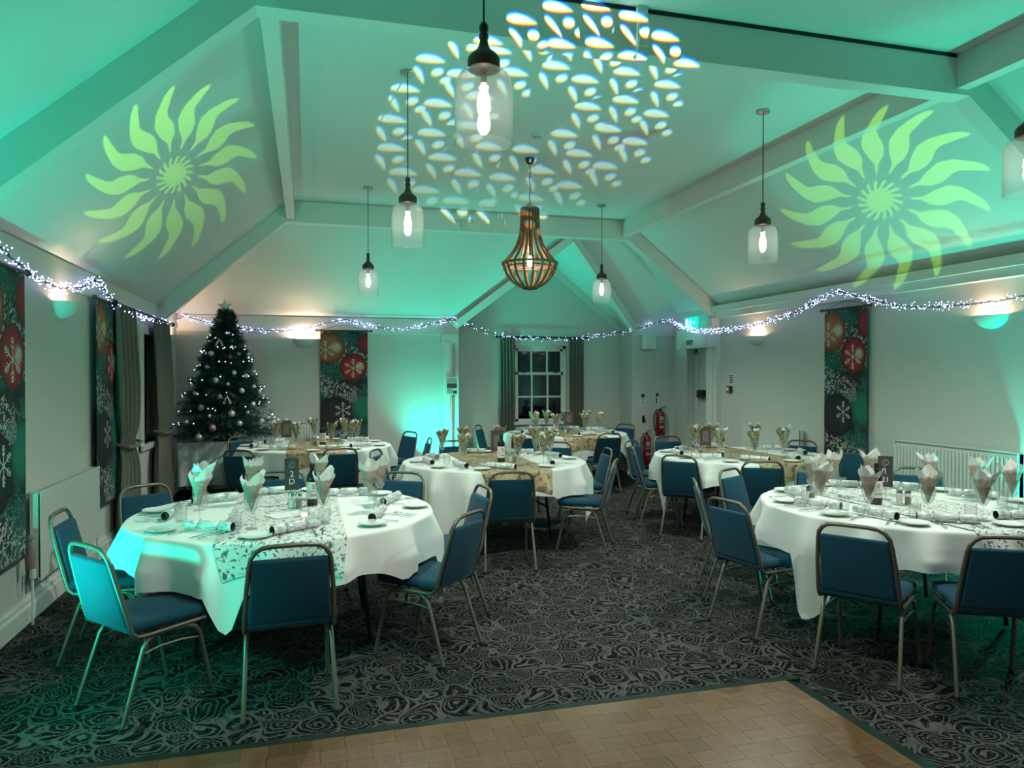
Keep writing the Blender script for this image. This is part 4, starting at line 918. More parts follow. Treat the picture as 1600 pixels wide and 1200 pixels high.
# ================================================================== BANNERS
def banner_mat():
    m = mat('banner_print', (.02, .05, .05), .75); b = NB(m.node_tree); co = objcoord(b)
    sp = b.n('ShaderNodeSeparateXYZ'); b.L.new(co, sp.inputs[0])
    n1 = b.n('ShaderNodeTexNoise'); n1.inputs['Scale'].default_value = 3.0; n1.inputs['Detail'].default_value = 2; b.L.new(co, n1.inputs['Vector'])
    ground = b.mix(b.step(n1.outputs[0], .42, .60), (.006, .012, .014, 1), (.006, .10, .085, 1))
    # bokeh specks
    v1 = b.n('ShaderNodeTexVoronoi'); v1.inputs['Scale'].default_value = 34; b.L.new(co, v1.inputs['Vector'])
    sp1 = b.m('MULTIPLY', b.step(v1.outputs['Distance'], .30, .18), b.step(n1.outputs[0], .40, .55))
    g2 = b.mix(b.m('MULTIPLY', sp1, .6), ground, (.30, .55, .48, 1))
    # frosted twigs and berries in drifting bands
    n2 = b.n('ShaderNodeTexNoise'); n2.inputs['Scale'].default_value = 2.2; n2.inputs['Detail'].default_value = 1
    wob = b.m('ADD', b.m('ADD', sp.outputs[2], b.m('MULTIPLY', sp.outputs[0], .55)), b.m('MULTIPLY', b.m('SUBTRACT', n1.outputs[0], .5), .35))
    band = b.m('ABSOLUTE', b.m('SUBTRACT', b.m('FRACT', b.m('MULTIPLY', wob, 1.55)), .5))
    mask = b.step(band, .30, .14)
    v2 = b.n('ShaderNodeTexVoronoi'); v2.inputs['Scale'].default_value = 36; v2.inputs['Randomness'].default_value = 1.0; b.L.new(b.vm('ADD', co, (.3, .1, .7)), v2.inputs['Vector'])
    ber = b.m('MULTIPLY', b.step(v2.outputs['Distance'], .46, .26), mask)
    spc = b.n('ShaderNodeSeparateColor'); b.L.new(v2.outputs['Color'], spc.inputs[0])
    ber = b.m('MULTIPLY', ber, b.step(spc.outputs[0], .25, .45, .25, 1.0))
    tw = b.n('ShaderNodeTexNoise'); tw.inputs['Scale'].default_value = 9; tw.inputs['Detail'].default_value = 2; b.L.new(co, tw.inputs['Vector'])
    twig = b.m('MULTIPLY', b.step(b.m('ABSOLUTE', b.m('SUBTRACT', tw.outputs[0], .5)), .03, .012), b.step(band, .36, .2))
    g2 = b.mix(twig, g2, (.46, .43, .40, 1))
    g3 = b.mix(ber, g2, b.mix(spc.outputs[1], (.62, .60, .54, 1), (.55, .36, .34, 1)))
    b.L.new(g3, P(m).inputs['Base Color'])
banner_mat()
def bauble_mat(name, c, cx, cz, r, hi):      # photographic print of a glossy ball
    m = mat(name, c, .7); b = NB(m.node_tree); co = objcoord(b); sp = b.n('ShaderNodeSeparateXYZ'); b.L.new(co, sp.inputs[0])
    def dist(x0, z0): dx = b.m('SUBTRACT', sp.outputs[0], x0); dz = b.m('SUBTRACT', sp.outputs[2], z0); return b.m('SQRT', b.m('ADD', b.m('MULTIPLY', dx, dx), b.m('MULTIPLY', dz, dz)))
    g = b.mix(b.step(dist(cx, cz), r * .5, r * 1.02), (*c, 1), (c[0] * .35, c[1] * .35, c[2] * .35, 1))
    g = b.mix(b.m('MULTIPLY', b.step(dist(cx + r * .45, cz + r * .05), r * .42, r * .12), hi), g, (.62, .56, .46, 1))
    b.L.new(g, P(m).inputs['Base Color'])
bauble_mat('print_orange', (.42, .13, .06), -.22, -.25, .235, .8); bauble_mat('print_red', (.42, .012, .025), .135, -.53, .205, .75); bauble_mat('print_navy', (.014, .012, .022), -.13, -1.22, .255, .0); bauble_mat('print_green', (.004, .16, .10), .30, -1.13, .22, .15); bauble_mat('print_crimson', (.28, .012, .02), .36, -.18, .17, .0)
m = mat('print_silver', (.3, .34, .32), .7); b = NB(m.node_tree); v_ = b.n('ShaderNodeTexVoronoi'); v_.inputs['Scale'].default_value = 90; b.L.new(objcoord(b), v_.inputs['Vector']); b.L.new(b.mix(b.step(v_.outputs['Distance'], .25, .5), (.55, .58, .55, 1), (.05, .08, .08, 1)), P(m).inputs['Base Color'])
mat('print_snow', (.62, .58, .52), .7); mat('print_gleam', (.48, .36, .24), .7)
BW, BH = .69, 1.79
def clip_disc(cx, cz, r, n=40, sx=1.0):
    poly = [(cx + sx * r * math.cos(2 * PI * i / n), cz + r * math.sin(2 * PI * i / n)) for i in range(n)]
    def cut(poly, ax, lim, sgn):
        out = []
        for i, p in enumerate(poly):
            q = poly[(i + 1) % len(poly)]; pin, qin = sgn * (p[ax] - lim) <= 0, sgn * (q[ax] - lim) <= 0
            if pin: out.append(p)
            if pin != qin:
                t_ = (lim - p[ax]) / (q[ax] - p[ax]); out.append((p[0] + t_ * (q[0] - p[0]), p[1] + t_ * (q[1] - p[1])))
        return out
    for ax, lim, sg in ((0, -BW / 2, -1), (0, BW / 2, 1), (1, -BH, -1), (1, 0, 1)):
        if poly: poly = cut(poly, ax, lim, sg)
    return poly
def flat(poly, y): return MB().prism([(p[0], y, p[1]) for p in poly], (0, -.0005, 0))
def snowflake(cx, cz, r, y):
    q = MB()
    def seg(a, c, w_):
        a, c = Vector((a[0], y, a[1])), Vector((c[0], y, c[1])); t_ = (c - a).normalized(); n = Vector((-t_.z, 0, t_.x)) * w_
        q.prism([a - n, c - n, c + n, a + n], (0, -.0004, 0))
    for k in range(6):
        a = PI / 2 + k * PI / 3; d = (math.cos(a), math.sin(a)); seg((cx, cz), (cx + r * d[0], cz + r * d[1]), r * .030)
        for f, l in ((.45, .28), (.68, .25), (.86, .16)):
            for s in (-1, 1):
                a2 = a + s * PI / 4; bx, bz = cx + r * f * d[0], cz + r * f * d[1]
                ex_, ez_ = bx + r * l * math.cos(a2), bz + r * l * math.sin(a2)
                if abs(ex_) < BW / 2: seg((bx, bz), (ex_, ez_), r * .026)
    return q
def banner_parts():
    f = MB().box(-BW / 2, BW / 2, -.004, 0, -BH, 0).mesh('fabric', 'banner_print'); subs = []
    def disc(n, cx, cz, r, m, lay=1): subs.append((n, flat(clip_disc(cx, cz, r), -.004 - .0006 * lay).mesh(n, m)))
    disc('printed_bauble', -.22, -.25, .235, 'print_orange')
    disc('printed_bauble', .36, -.18, .17, 'print_crimson')
    disc('printed_bauble', .135, -.53, .205, 'print_red', 2)
    disc('printed_bauble', -.13, -1.22, .255, 'print_navy', 1)
    disc('printed_bauble', .30, -1.13, .22, 'print_green', 1)
    disc('printed_bauble', .125, -.985, .075, 'print_silver', 3)
    for cx, cz, r in ((-.275, -.28, .14), (.13, -.55, .14), (-.02, -1.18, .125)): subs.append(('printed_snowflake', snowflake(cx, cz, r, -.0075).mesh('printed_snowflake', 'print_snow')))
    rod = MB().tube([(-BW / 2 - .05, -.006, .012), (BW / 2 + .05, -.006, .012)], .012, 10).ball((-BW / 2 - .055, -.006, .012), .02).ball((BW / 2 + .055, -.006, .012), .02).mesh('rod', 'bronze', True)
    cord = MB().tube([(-BW / 2 - .04, -.004, .015), (0, .01, .10), (BW / 2 + .04, -.004, .015)], .0025, 5).mesh('hanging_cord', 'print_dark', True)
    rod2 = MB().tube([(-BW / 2 - .02, -.006, -BH), (BW / 2 + .02, -.006, -BH)], .010, 8).mesh('bottom_rod', 'bronze', True)
    tas = [MB().ball((s * (BW / 2 + .04), -.012, -BH + .10), .022, 8, 6).lathe([(.012, -BH + .085), (.030, -BH - .02), (.026, -BH - .10), (0, -BH - .10)], 10, (s * (BW / 2 + .04), -.012, 0)).mesh('tassel', 'tassel', True) for s in (1,)]
    return [('fabric', f, subs), ('rod', rod, []), ('hanging_cord', cord, []), ('bottom_rod', rod2, [])] + [('tassel', m_, []) for m_ in tas]
BAN = banner_parts()
for (x, y, z_, rz, lab) in ((XL + .055, 5.02, 2.27, PI / 2, 'Christmas bauble print banner cut by the left picture edge'), (XL + .055, 7.38, 2.28, PI / 2, 'Christmas bauble print banner on left wall beside the curtain'),
                            (.535, YB - .055, 2.29, 0, 'Christmas bauble print banner on the back wall near the tree'), (XR - .055, 7.16, 2.39, -PI / 2, 'Christmas bauble print banner on the right wall')):
    place('banner', BAN, lab, 'banner', (x, y, z_), rz, 'hanging bauble banners')

# ================================================================== CURTAINS
def curtain(name, x0, x1, ztop, zbot, depth, folds, label, loc, rz, tie=None, group=None):
    t = thing(name, label, 'curtain', loc, rz, group); NX, NZ = folds * 10, 24; vs = []; fs = []
    for th in (0, .006):
        for j in range(NZ + 1):
            h = j / NZ; z_ = ztop + (zbot - ztop) * h
            for i in range(NX + 1):
                u = i / NX; w_ = 1.0
                if tie is not None: w_ = 1 - .28 * math.exp(-((z_ - tie) / .22) ** 2)
                xm = (x0 + x1) / 2; x = xm + (u - .5) * (x1 - x0) * w_
                amp = depth * (.55 + .45 * min(1, h * 3)) * (1 if tie is None else 1 - .4 * math.exp(-((z_ - tie) / .12) ** 2))
                y = -amp * (.5 + .5 * math.sin(2 * PI * folds * u + .6 * math.sin(5 * u + h))) - th
                vs.append((x, y, z_))
    m_ = (NZ + 1) * (NX + 1)
    for o_ in (0, m_):
        for j in range(NZ):
            for i in range(NX): a = o_ + j * (NX + 1) + i; fs.append((a, a + 1, a + NX + 2, a + NX + 1))
    MB().add(vs, fs).obj('drape', 'curtain', t, True, ang=70)
    if tie is not None:
        w2 = (x1 - x0) * .72 / 2; xm = (x0 + x1) / 2
        MB().tube([(xm - w2 - .01, .01, tie + .03), (xm - w2 - .01, -depth - .012, tie), (xm, -depth - .018, tie - .02), (xm + w2 + .01, -depth - .012, tie), (xm + w2 + .01, .01, tie + .03)], .016, 8).obj('tieback', 'curtain', t, True)
    return t
curtain('curtain', -.42, .42, 2.28, .08, .09, 5, 'left of two olive grey floor-length curtains on the left wall', (XL + .05, 8.02, 0), PI / 2, .95, 'left wall curtains')
curtain('curtain', -.50, .50, 2.28, .08, .09, 6, 'right of two olive grey floor-length curtains on the left wall', (XL + .05, 9.88, 0), PI / 2, .95, 'left wall curtains')
curtain('curtain', -.13, .13, 2.26, .30, .06, 5, 'left narrow green-grey curtain of the sash window', (3.20, RY - .03, 0), 0, None, 'window curtains')
curtain('curtain', -.13, .13, 2.26, .30, .06, 5, 'right narrow green-grey curtain of the sash window', (4.42, RY - .03, 0), 0, None, 'window curtains')
t = thing('curtain_rod', 'black curtain rod above the sash window', 'curtain rod', (0, 0, 0)); MB().tube([(3.03, RY - .065, 2.275), (4.60, RY - .065, 2.275)], .013, 10).obj('pole', 'black_metal', t, True)
for x in (3.02, 4.61): MB().ball((x, RY - .065, 2.275), .026).obj('finial', 'black_metal', t, True)
for x in (3.15, 4.48): MB().box(x - .01, x + .01, RY - .065, RY, 2.262, 2.288).obj('bracket', 'black_metal', t)
t = thing('curtain_rod', 'black curtain rod along the left wall', 'curtain rod', (0, 0, 0)); MB().tube([(XL + .095, 7.52, 2.295), (XL + .095, 10.48, 2.295)], .014, 10).obj('pole', 'black_metal', t, True)
for y in (7.50, 10.50): MB().ball((XL + .095, y, 2.295), .03).obj('finial', 'black_metal', t, True)
for y in (7.62, 10.4): MB().box(XL, XL + .095, y - .01, y + .01, 2.282, 2.308).obj('bracket', 'black_metal', t)

# ================================================================== FAIRY LIGHT GARLANDS
F_ = 1156.0; yaw = math.radians(15.47); pit = math.atan(12 / F_)
Fd = Vector((math.sin(yaw) * math.cos(pit), math.cos(yaw) * math.cos(pit), -math.sin(pit))); Rd = Vector((math.cos(yaw), -math.sin(yaw), 0)); Ud = Rd.cross(Fd)
def hit(u, v, ax, val):           # where the garland hangs on a wall plane, surveyed from the photograph
    d = Fd + Rd * ((u - 800) / F_) - Ud * ((v - 600) / F_); c = Vector((0, 0, 1.62)); return c + d * ((val - c[ax]) / d[ax])
def garland(pts, label, seed, dens=75, wiremat='wire_green'):
    r = random.Random(seed); t = thing('fairy_light_garland', label, 'fairy lights', (0, 0, 0), 0, 'fairy light garlands')
    path = []
    for a, c in zip(pts, pts[1:]):
        n = max(1, int((c - a).length / .025))
        for i in range(n): path.append(a.lerp(c, i / n))
    path.append(pts[-1])
    # smooth
    for _ in range(6): path = [path[0]] + [(path[i - 1] + 2 * path[i] + path[i + 1]) / 4 for i in range(1, len(path) - 1)] + [path[-1]]
    q = MB()
    for k in range(2):
        q.tube([p + Vector((r.uniform(-1, 1), r.uniform(-1, 1), r.uniform(-1, 1))) * .008 for p in path], .0032, 4)
    s = MB(); L = sum((c - a).length for a, c in zip(path, path[1:])); N = int(L * dens)
    for i in range(N):
        p = path[r.randrange(len(path))]; d = Vector((r.gauss(0, 1), r.gauss(0, 1), r.gauss(0, 1))).normalized() * r.uniform(.015, .05)
        e = p + d; q.tube([p, p + d * .9], .0012, 3, cap=False); R_ = r.uniform(.0048, .0074)
        s.add([e + Vector((R_, 0, 0)), e - Vector((R_, 0, 0)), e + Vector((0, R_, 0)), e - Vector((0, R_, 0)), e + Vector((0, 0, R_)), e - Vector((0, 0, R_))],
              [(0, 2, 4), (2, 1, 4), (1, 3, 4), (3, 0, 4), (2, 0, 5), (1, 2, 5), (3, 1, 5), (0, 3, 5)])
    stuff(q.obj('wire', wiremat, t)); stuff(s.obj('light_bulbs', 'led_white', t))
xw = XL + .07
g1 = [hit(u, v, 0, xw) for u, v in ((-60, 345), (0, 385), (20, 405), (50, 430), (90, 450), (125, 450), (150, 437), (165, 455), (180, 478), (215, 492), (262, 505))]
garland(g1, 'cluster fairy light garland draped along the left wall', 1)
yw = YB - .07
g2 = [hit(u, v, 1, yw) for u, v in ((276, 500), (286, 493), (320, 503), (350, 509), (390, 515), (440, 517), (480, 513), (510, 505), (540, 499), (570, 508), (620, 516), (660, 509), (705, 499), (722, 504))]
garland(g2, 'cluster fairy light garland draped along the back wall behind the tree', 2)
g3 = [hit(u, v, 1, yw) for u, v in ((724, 505), (740, 512), (770, 522), (800, 527), (850, 530), (890, 530), (940, 524), (990, 515), (1012, 509), (1028, 503), (1038, 500))]
garland(g3, 'fairy light garland swagged across the window bay', 3, 45)
xw = XR - .07
g4 = [hit(1038, 500, 1, yw), hit(1050, 501, 0, xw), hit(1062, 509, 0, XR - .12)] + [hit(u, v, 0, XR - .26) for u, v in ((1082, 516), (1100, 517), (1112, 517), (1130, 516), (1180, 508), (1240, 490), (1280, 468), (1310, 455), (1330, 460), (1360, 468), (1400, 478), (1450, 480), (1500, 477), (1560, 470), (1600, 462), (1680, 462))]
garland(g4, 'dense fairy light garland draped along the right wall', 4, 110)

# ================================================================== CHRISTMAS TREE
TX, TY, TB, TT = -1.06, 10.62, .84, 2.39
t = thing('christmas_tree', 'dark green Christmas tree on a white-skirted table in the left corner', 'christmas tree', (TX, TY, TB))
H = TT - TB
MB().tube([(0, 0, -.075), (0, 0, H * .5), (0, 0, H)], .03, 8, rad=[.035, .025, .006]).obj('trunk', 'trunk_brown', t, True)
MB().lathe([(0, -.078), (.16, -.078), (.15, -.05), (.05, -.03), (0, -.03)], 16).obj('stand', 'black_metal', t, True)
r = random.Random(5)
def rad_at(h): return .080 + .610 * (1 - h) ** .85
for nm, mm, nb in (('foliage', 'tree_green', 900), ('foliage_tips', 'tree_green_light', 260)):
    vs = []; fs = []
    for _ in range(nb):
        h = (1 - math.sqrt(r.random())) if r.random() < .62 else r.uniform(.25, 1.0); h = min(.985, max(.02, h)); a = r.uniform(0, 2 * PI); R_ = rad_at(h) * r.uniform(.72, 1.06) * (1 + .06 * math.sin(5 * a + 9 * h))
        z0 = h * H; base_ = Vector((0, 0, z0 + .05)); tip = Vector((R_ * math.cos(a), R_ * math.sin(a) * (.84 if math.sin(a) > 0 else 1), z0 - .06 + .10 * h + .5 * max(0, h - .82)))
        d = tip - base_; n = d.normalized(); s1_ = n.orthogonal().normalized(); s2_ = n.cross(s1_)
        for _k in range(58 if nm == 'foliage' else 40):
            f = r.uniform(.35, 1.0); p = base_ + d * f; ang = r.uniform(0, 2 * PI)
            o_ = (s1_ * math.cos(ang) + s2_ * math.sin(ang)); e = p + (o_ * .8 + n * .75).normalized() * r.uniform(.045, .085)
            w_ = (e - p).cross(Vector((r.uniform(-1, 1), r.uniform(-1, 1), r.uniform(-1, 1)))).normalized() * .0032
            i0 = len(vs); vs += [p - w_, p + w_, e]; fs.append((i0, i0 + 1, i0 + 2))
        i0 = len(vs); vs += [base_ - s1_ * .004, base_ + s1_ * .004, tip]; fs.append((i0, i0 + 1, i0 + 2))
    me = bpy.data.meshes.new(nm); me.from_pydata([tuple(v) for v in vs], [], fs); me.materials.append(MATS[mm]); stuff(link(nm, me, t))
star = [((.105 if i % 2 == 0 else .046) * math.sin(PI * i / 5), (.105 if i % 2 == 0 else .046) * math.cos(PI * i / 5)) for i in range(10)]
q = MB(); vs = [(x, -.01, z_) for x, z_ in star] + [(0, -.028, 0), (0, .008, 0)]; fs = [(i, (i + 1) % 10, 10) for i in range(10)] + [((i + 1) % 10, i, 11) for i in range(10)]
so = q.add(vs, fs).obj('tree_star', 'star_glitter', None, False, (TX, TY - .03, TT + .165), -.1); tag(so, 'pale green glitter star on top of the Christmas tree', 'star')
MB().tube([(0, 0, -.16), (0, 0, -.02)], .006, 6).obj('clip', 'black_metal', so)
# lights spiralling round the tree
t2 = thing('tree_light_string', 'string of tiny white lights wound round the Christmas tree', 'fairy lights', (TX, TY, TB)); q = MB(); s = MB(); pts = []
for i in range(520):
    h = .06 + .92 * i / 519; a = i / 519 * 2 * PI * 7.5; R_ = rad_at(h) * 1.0 + .01; pts.append(Vector((R_ * math.cos(a), R_ * math.sin(a), h * H - .04 + .015 * math.sin(i * .5))))
stuff(q.tube(pts, .002, 4).obj('wire', 'wire_green', t2))
for p in pts:
    if r.random() < .27:
        e = p + Vector((p.x, p.y, 0)).normalized() * .02 + Vector((r.uniform(-.02, .02), r.uniform(-.02, .02), r.uniform(-.03, .03))); R_ = r.uniform(.006, .009)
        s.add([e + Vector((R_, 0, 0)), e - Vector((R_, 0, 0)), e + Vector((0, R_, 0)), e - Vector((0, R_, 0)), e + Vector((0, 0, R_)), e - Vector((0, 0, R_))], [(0, 2, 4), (2, 1, 4), (1, 3, 4), (3, 0, 4), (2, 0, 5), (1, 2, 5), (3, 1, 5), (0, 3, 5)])
stuff(s.obj('light_bulbs', 'led_tree', t2))
BAU = [(315, 432, 24, 'silver'), (282, 540, 20, 'silver'), (538, 432, 15, 'silver'), (617, 437, 16, 'silver'), (220, 482, 15, 'red'), (468, 460, 17, 'red'), (350, 648, 24, 'silver'), (500, 588, 18, 'silver'), (595, 612, 18, 'silver'), (660, 578, 18, 'silver'),
       (155, 693, 20, 'silver'), (182, 757, 18, 'silver'), (563, 733, 22, 'silver'), (660, 700, 18, 'silver'), (383, 783, 18, 'gold'), (737, 775, 14, 'silver'), (230, 872, 25, 'gold'), (655, 842, 20, 'silver'), (480, 920, 27, 'silver'), (108, 990, 20, 'silver'),
       (725, 980, 22, 'silver'), (545, 1000, 22, 'silver'), (325, 1037, 27, 'pink'), (213, 1115, 30, 'silver'), (435, 265, 15, 'silver'), (480, 330, 11, 'silver'), (705, 740, 20, 'gold'), (450, 680, 14, 'silver'), (300, 940, 14, 'silver'), (610, 910, 15, 'pink')]
rows = sorted(range(len(BAU)), key=lambda i: BAU[i][1])
TIER = ['top', 'second', 'third', 'fourth', 'fifth', 'lowest']; names = {}
for rank, i in enumerate(rows):
    x, y, rp, c = BAU[i]; u, v = 270 + x / 5.22, 470 + y / 5.22
    p = hit(u, v, 1, TY); h = max(.02, min(.95, (p.z - TB) / H)); R_ = rad_at(h); dx = max(-.96, min(.96, (p.x - TX) / R_)); yy = TY - R_ * math.sqrt(1 - dx * dx) * .96
    p2 = hit(u, v, 1, yy); rad = rp / 5.22 / F_ * 10.0
    tier = TIER[min(5, rank * 6 // len(rows))]; pool = [k for k in range(len(rows)) if rank * 6 // len(rows) == k * 6 // len(rows)]
    order = sorted(pool, key=lambda k: BAU[rows[k]][0]).index(rank)
    pos = ['leftmost', 'second from left', 'third from left', 'fourth from left', 'fifth from left', 'sixth from left'][order]
    o = thing('tree_bauble', '%s bauble on the Christmas tree, %s in the %s tier' % (c, pos, tier if tier != 'top' else 'top'), 'bauble', tuple(p2), 0, 'baubles on the Christmas tree')
    MB().ball((0, 0, 0), rad, 14, 9).obj('ball', c + '_bauble', o, True); MB().lathe([(0, rad * 1.18), (rad * .25, rad * 1.16), (rad * .25, rad * .93), (0, rad * .93)], 8).tube([(0, 0, rad * 1.15), (0, 0, rad * 1.8)], .0015, 4).obj('hanger', 'nickel', o, True)
for (x, y, lab, c) in ((380, 320, 'cream ribbon bow near the top of the Christmas tree', 'ribbon_cream'), (445, 788, 'pale gold ribbon bow at mid height on the Christmas tree', 'ribbon_cream')):
    u, v = 270 + x / 5.22, 470 + y / 5.22; p = hit(u, v, 1, TY); R_ = rad_at((p.z - TB) / H); p = hit(u, v, 1, TY - R_ * .97); o = thing('ribbon_bow', lab, 'bow', tuple(p))
    for s_ in (-1, 1):
        q = MB(); vs = []; fs = []
        for i in range(13):
            a = 2 * PI * i / 12; for_ = (s_ * (.038 + .036 * math.cos(a)), .0, .024 * math.sin(a) + .012)
            vs += [(for_[0], -.018, for_[2]), (for_[0], .018, for_[2])]
        for i in range(12): fs.append((2 * i, 2 * i + 1, 2 * i + 3, 2 * i + 2))
        q.add(vs, fs).obj('loop', c, o, True)
        MB().add([(0, -.012, 0), (s_ * .02, -.014, 0), (s_ * .055, -.016, -.075), (s_ * .03, -.016, -.085), (0, -.010, 0), (s_ * .02, -.012, 0), (s_ * .055, -.014, -.075), (s_ * .03, -.014, -.085)], [(0, 1, 2, 3), (7, 6, 5, 4), (0, 4, 5, 1), (1, 5, 6, 2), (2, 6, 7, 3), (3, 7, 4, 0)]).obj('tail', c, o)
    MB().ball((0, -.015, .008), .012, 8, 6).obj('knot', c, o, True)
# table under the tree and its cloth
t = thing('tree_table', 'table with white cloth carrying the Christmas tree', 'table', (-1.02, 10.70, 0)); MB().rbox(-.58, .58, -.36, .36, .72, .755, .008).obj('tabletop', 'board', t)
for sx in (-1, 1):
    for sy in (-1, 1): MB().tube([(sx * .52, sy * .31, 0), (sx * .52, sy * .31, .72)], .016, 8).obj('leg', 'black_metal', t, True)
vs = []; fs = []; q = MB(); N = 160
def rect_pt(s_):
    w_, d_ = .595, .375; Ltot = 4 * (w_ + d_); s_ = (s_ % 1) * Ltot
    for (ax, ay, bx, by) in ((-w_, -d_, w_, -d_), (w_, -d_, w_, d_), (w_, d_, -w_, d_), (-w_, d_, -w_, -d_)):
        l = math.hypot(bx - ax, by - ay)
        if s_ <= l: f = s_ / l; return ax + (bx - ax) * f, ay + (by - ay) * f, (by - ay) / l, -(bx - ax) / l
        s_ -= l
for i in range(N):
    x, y, nx, ny = rect_pt(i / N)
    for j in range(9):
        h = j / 8; f = .030 * h * math.sin(i * .95) + .012 * h; vs.append((x + nx * f, y + ny * f, .757 - .56 * h))
for i in range(N):
    i2 = (i + 1) % N
    for j in range(8): fs.append((i * 9 + j, i2 * 9 + j, i2 * 9 + j + 1, i * 9 + j + 1))
fs.append(tuple(i * 9 for i in range(N)))
tag(q.add(vs, fs).obj('tablecloth', 'skirt_plastic', None, True, (-1.02, 10.70, .003), ang=60), 'pale pleated cloth hanging from the Christmas tree table', 'tablecloth')

# ================================================================== RADIATORS
def radiator(name, L, z0, z1, label, loc, rz, ribbed, group='wall radiators'):
    t = thing(name, label, 'radiator', loc, rz, group)        # wall at y=0, front towards -y
    if ribbed:
        n = int(L / .042)
        MB().box(-L / 2, L / 2, -.075, -.03, z0, z1 - .015).obj('panel', 'radiator_white', t)
        rib = MB().rbox(-.014, .014, -.094, -.07, z0 + .02, z1 - .05, .006, 2).mesh('rib', 'radiator_white', True, 50)
        for i in range(n): link('rib', rib, t, (-L / 2 + .021 + i * .042, 0, 0))
    else:
        MB().rbox(-L / 2, L / 2, -.095, -.075, z0, z1 - .01, .006, 2).obj('front_panel', 'radiator_white', t)
        MB().box(-L / 2 + .02, L / 2 - .02, -.05, -.035, z0 + .02, z1 - .02).obj('rear_panel', 'radiator_white', t)
    for s_ in (-1, 1): MB().box(s_ * (L / 2 - .006) - .006, s_ * (L / 2 - .006) + .006, -.094, -.031, z0 + .02, z1 - .013).obj('side_cover', 'radiator_white', t)
    g = MB().box(-L / 2, L / 2, -.098, -.090, z1 - .012, z1).box(-L / 2, L / 2, -.035, -.027, z1 - .012, z1)
    for i in range(int(L / .03)): x = -L / 2 + .015 + i * .03; g.box(x - .003, x + .003, -.092, -.03, z1 - .010, z1 - .003)
    g.obj('top_grille', 'radiator_white', t)
    for s_ in (-1, 1):
        MB().tube([(s_ * (L / 2 + .0), -.06, z0 + .05), (s_ * (L / 2 + .04), -.06, z0 + .05), (s_ * (L / 2 + .05), -.06, z0 + .03), (s_ * (L / 2 + .05), -.06, .0)], .008, 8).obj('pipe', 'gloss_white', t, True)
        MB().lathe([(0, 0), (.018, 0), (.02, .03), (.016, .06), (0, .06)], 12, (s_ * (L / 2 + .045), -.06, z0 + .03)).obj('valve', 'white_plastic', t, True)
        MB().box(s_ * L * .35 - .02, s_ * L * .35 + .02, -.035, -.002, z0 + .1, z1 - .1).obj('wall_bracket', 'radiator_white', t)
radiator('radiator', 1.44, .27, .86, 'white flat-panel radiator on the left wall', (XL, 6.24, 0), PI / 2, False)
radiator('radiator', 1.40, .26, .96, 'white ribbed radiator on the right wall, green-lit at its end', (XR, 5.68, 0), -PI / 2, True)
radiator('radiator', .56, .30, .95, 'white ribbed radiator behind the table by the Christmas tree', (-.20, YB, 0), 0, True)
radiator('radiator', 1.25, .26, .95, 'white radiator behind the right-hand rear table', (XR, 8.55, 0), -PI / 2, False)

# ================================================================== WALL FITTINGS
def extinguisher(x, y, z0, R_, Hh, lab):
    t = thing('fire_extinguisher', lab, 'fire extinguisher', (x, y, z0), 0, 'red fire extinguishers')
    MB().lathe([(0, .0), (R_ * .95, .0), (R_, .01), (R_, Hh * .80), (R_ * .85, Hh * .87), (R_ * .4, Hh * .92), (R_ * .3, Hh * .95), (0, Hh * .95)], 20).obj('cylinder', 'red_enamel', t, True, ang=50)
    MB().lathe([(R_ * 1.01, 0), (R_ * 1.02, .0), (R_ * 1.02, .03), (R_ * 1.005, .03)], 20).obj('base_ring', 'black_plastic', t, True)
    MB().lathe([(R_ * 1.008, Hh * .30), (R_ * 1.008, Hh * .38)], 8, a0=-2.2, a1=-.9).lathe([(R_ * 1.008, Hh * .50), (R_ * 1.008, Hh * .53)], 8, a0=-2.2, a1=-.9).lathe([(R_ * 1.008, Hh * .58), (R_ * 1.008, Hh * .72)], 8, a0=-2.1, a1=-1.2).obj('label', 'print_grey', t, True)
    MB().lathe([(0, Hh * .93), (.02, Hh * .93), (.02, Hh * .99), (0, Hh)], 10).obj('valve', 'black_metal', t, True)
    MB().bar((-.01, 0, Hh), (.09, 0, Hh + .035), (0, .01, 0), (0, 0, .004)).bar((-.01, 0, Hh - .02), (.085, 0, Hh - .02), (0, .01, 0), (0, 0, .004)).obj('lever', 'black_metal', t)
    MB().tube([(-.01, 0, Hh * .97), (-R_ * .9, -.01, Hh * .96), (-R_ - .04, -.01, Hh * .80), (-R_ - .045, -.01, Hh * .5), (-R_ - .015, -.01, Hh * .18)], .010, 8).obj('hose', 'black_plastic', t, True)
    MB().box(-.03, .03, R_ * .8, YB - y - .001, Hh * .6, Hh * .68).obj('bracket', 'black_metal', t)
extinguisher(5.70, YB - .12, .62, .078, .46, 'upper red fire extinguisher hung on the back wall')
extinguisher(5.45, YB - .13, .15, .066, .54, 'lower red fire extinguisher standing near the floor by the back wall')
tag(MB().box(5.38, 5.52, YB - .24, YB - .02, .0, .148).obj('extinguisher_stand', 'black_plastic'), 'low black stand below the lower fire extinguisher', 'stand')
def placard(x, z_, w_, h_, lab, bars):
    t = thing('wall_sign', lab, 'sign', (x, YB, z_)); MB().box(-w_ / 2, w_ / 2, -.006, 0, -h_ / 2, h_ / 2).obj('plate', 'white_plastic', t)
    for (bx0, bx1, bz0, bz1, mm) in bars: MB().box(bx0 * w_, bx1 * w_, -.0066, -.006, bz0 * h_, bz1 * h_).obj('print', mm, t)
placard(5.435, 1.235, .10, .22, 'left white instruction sign above the fire extinguishers', ((-.3, .35, .12, .42, 'print_dark'), (-.3, .3, -.02, .04, 'print_grey'), (-.1, .1, -.4, -.1, 'print_grey')))
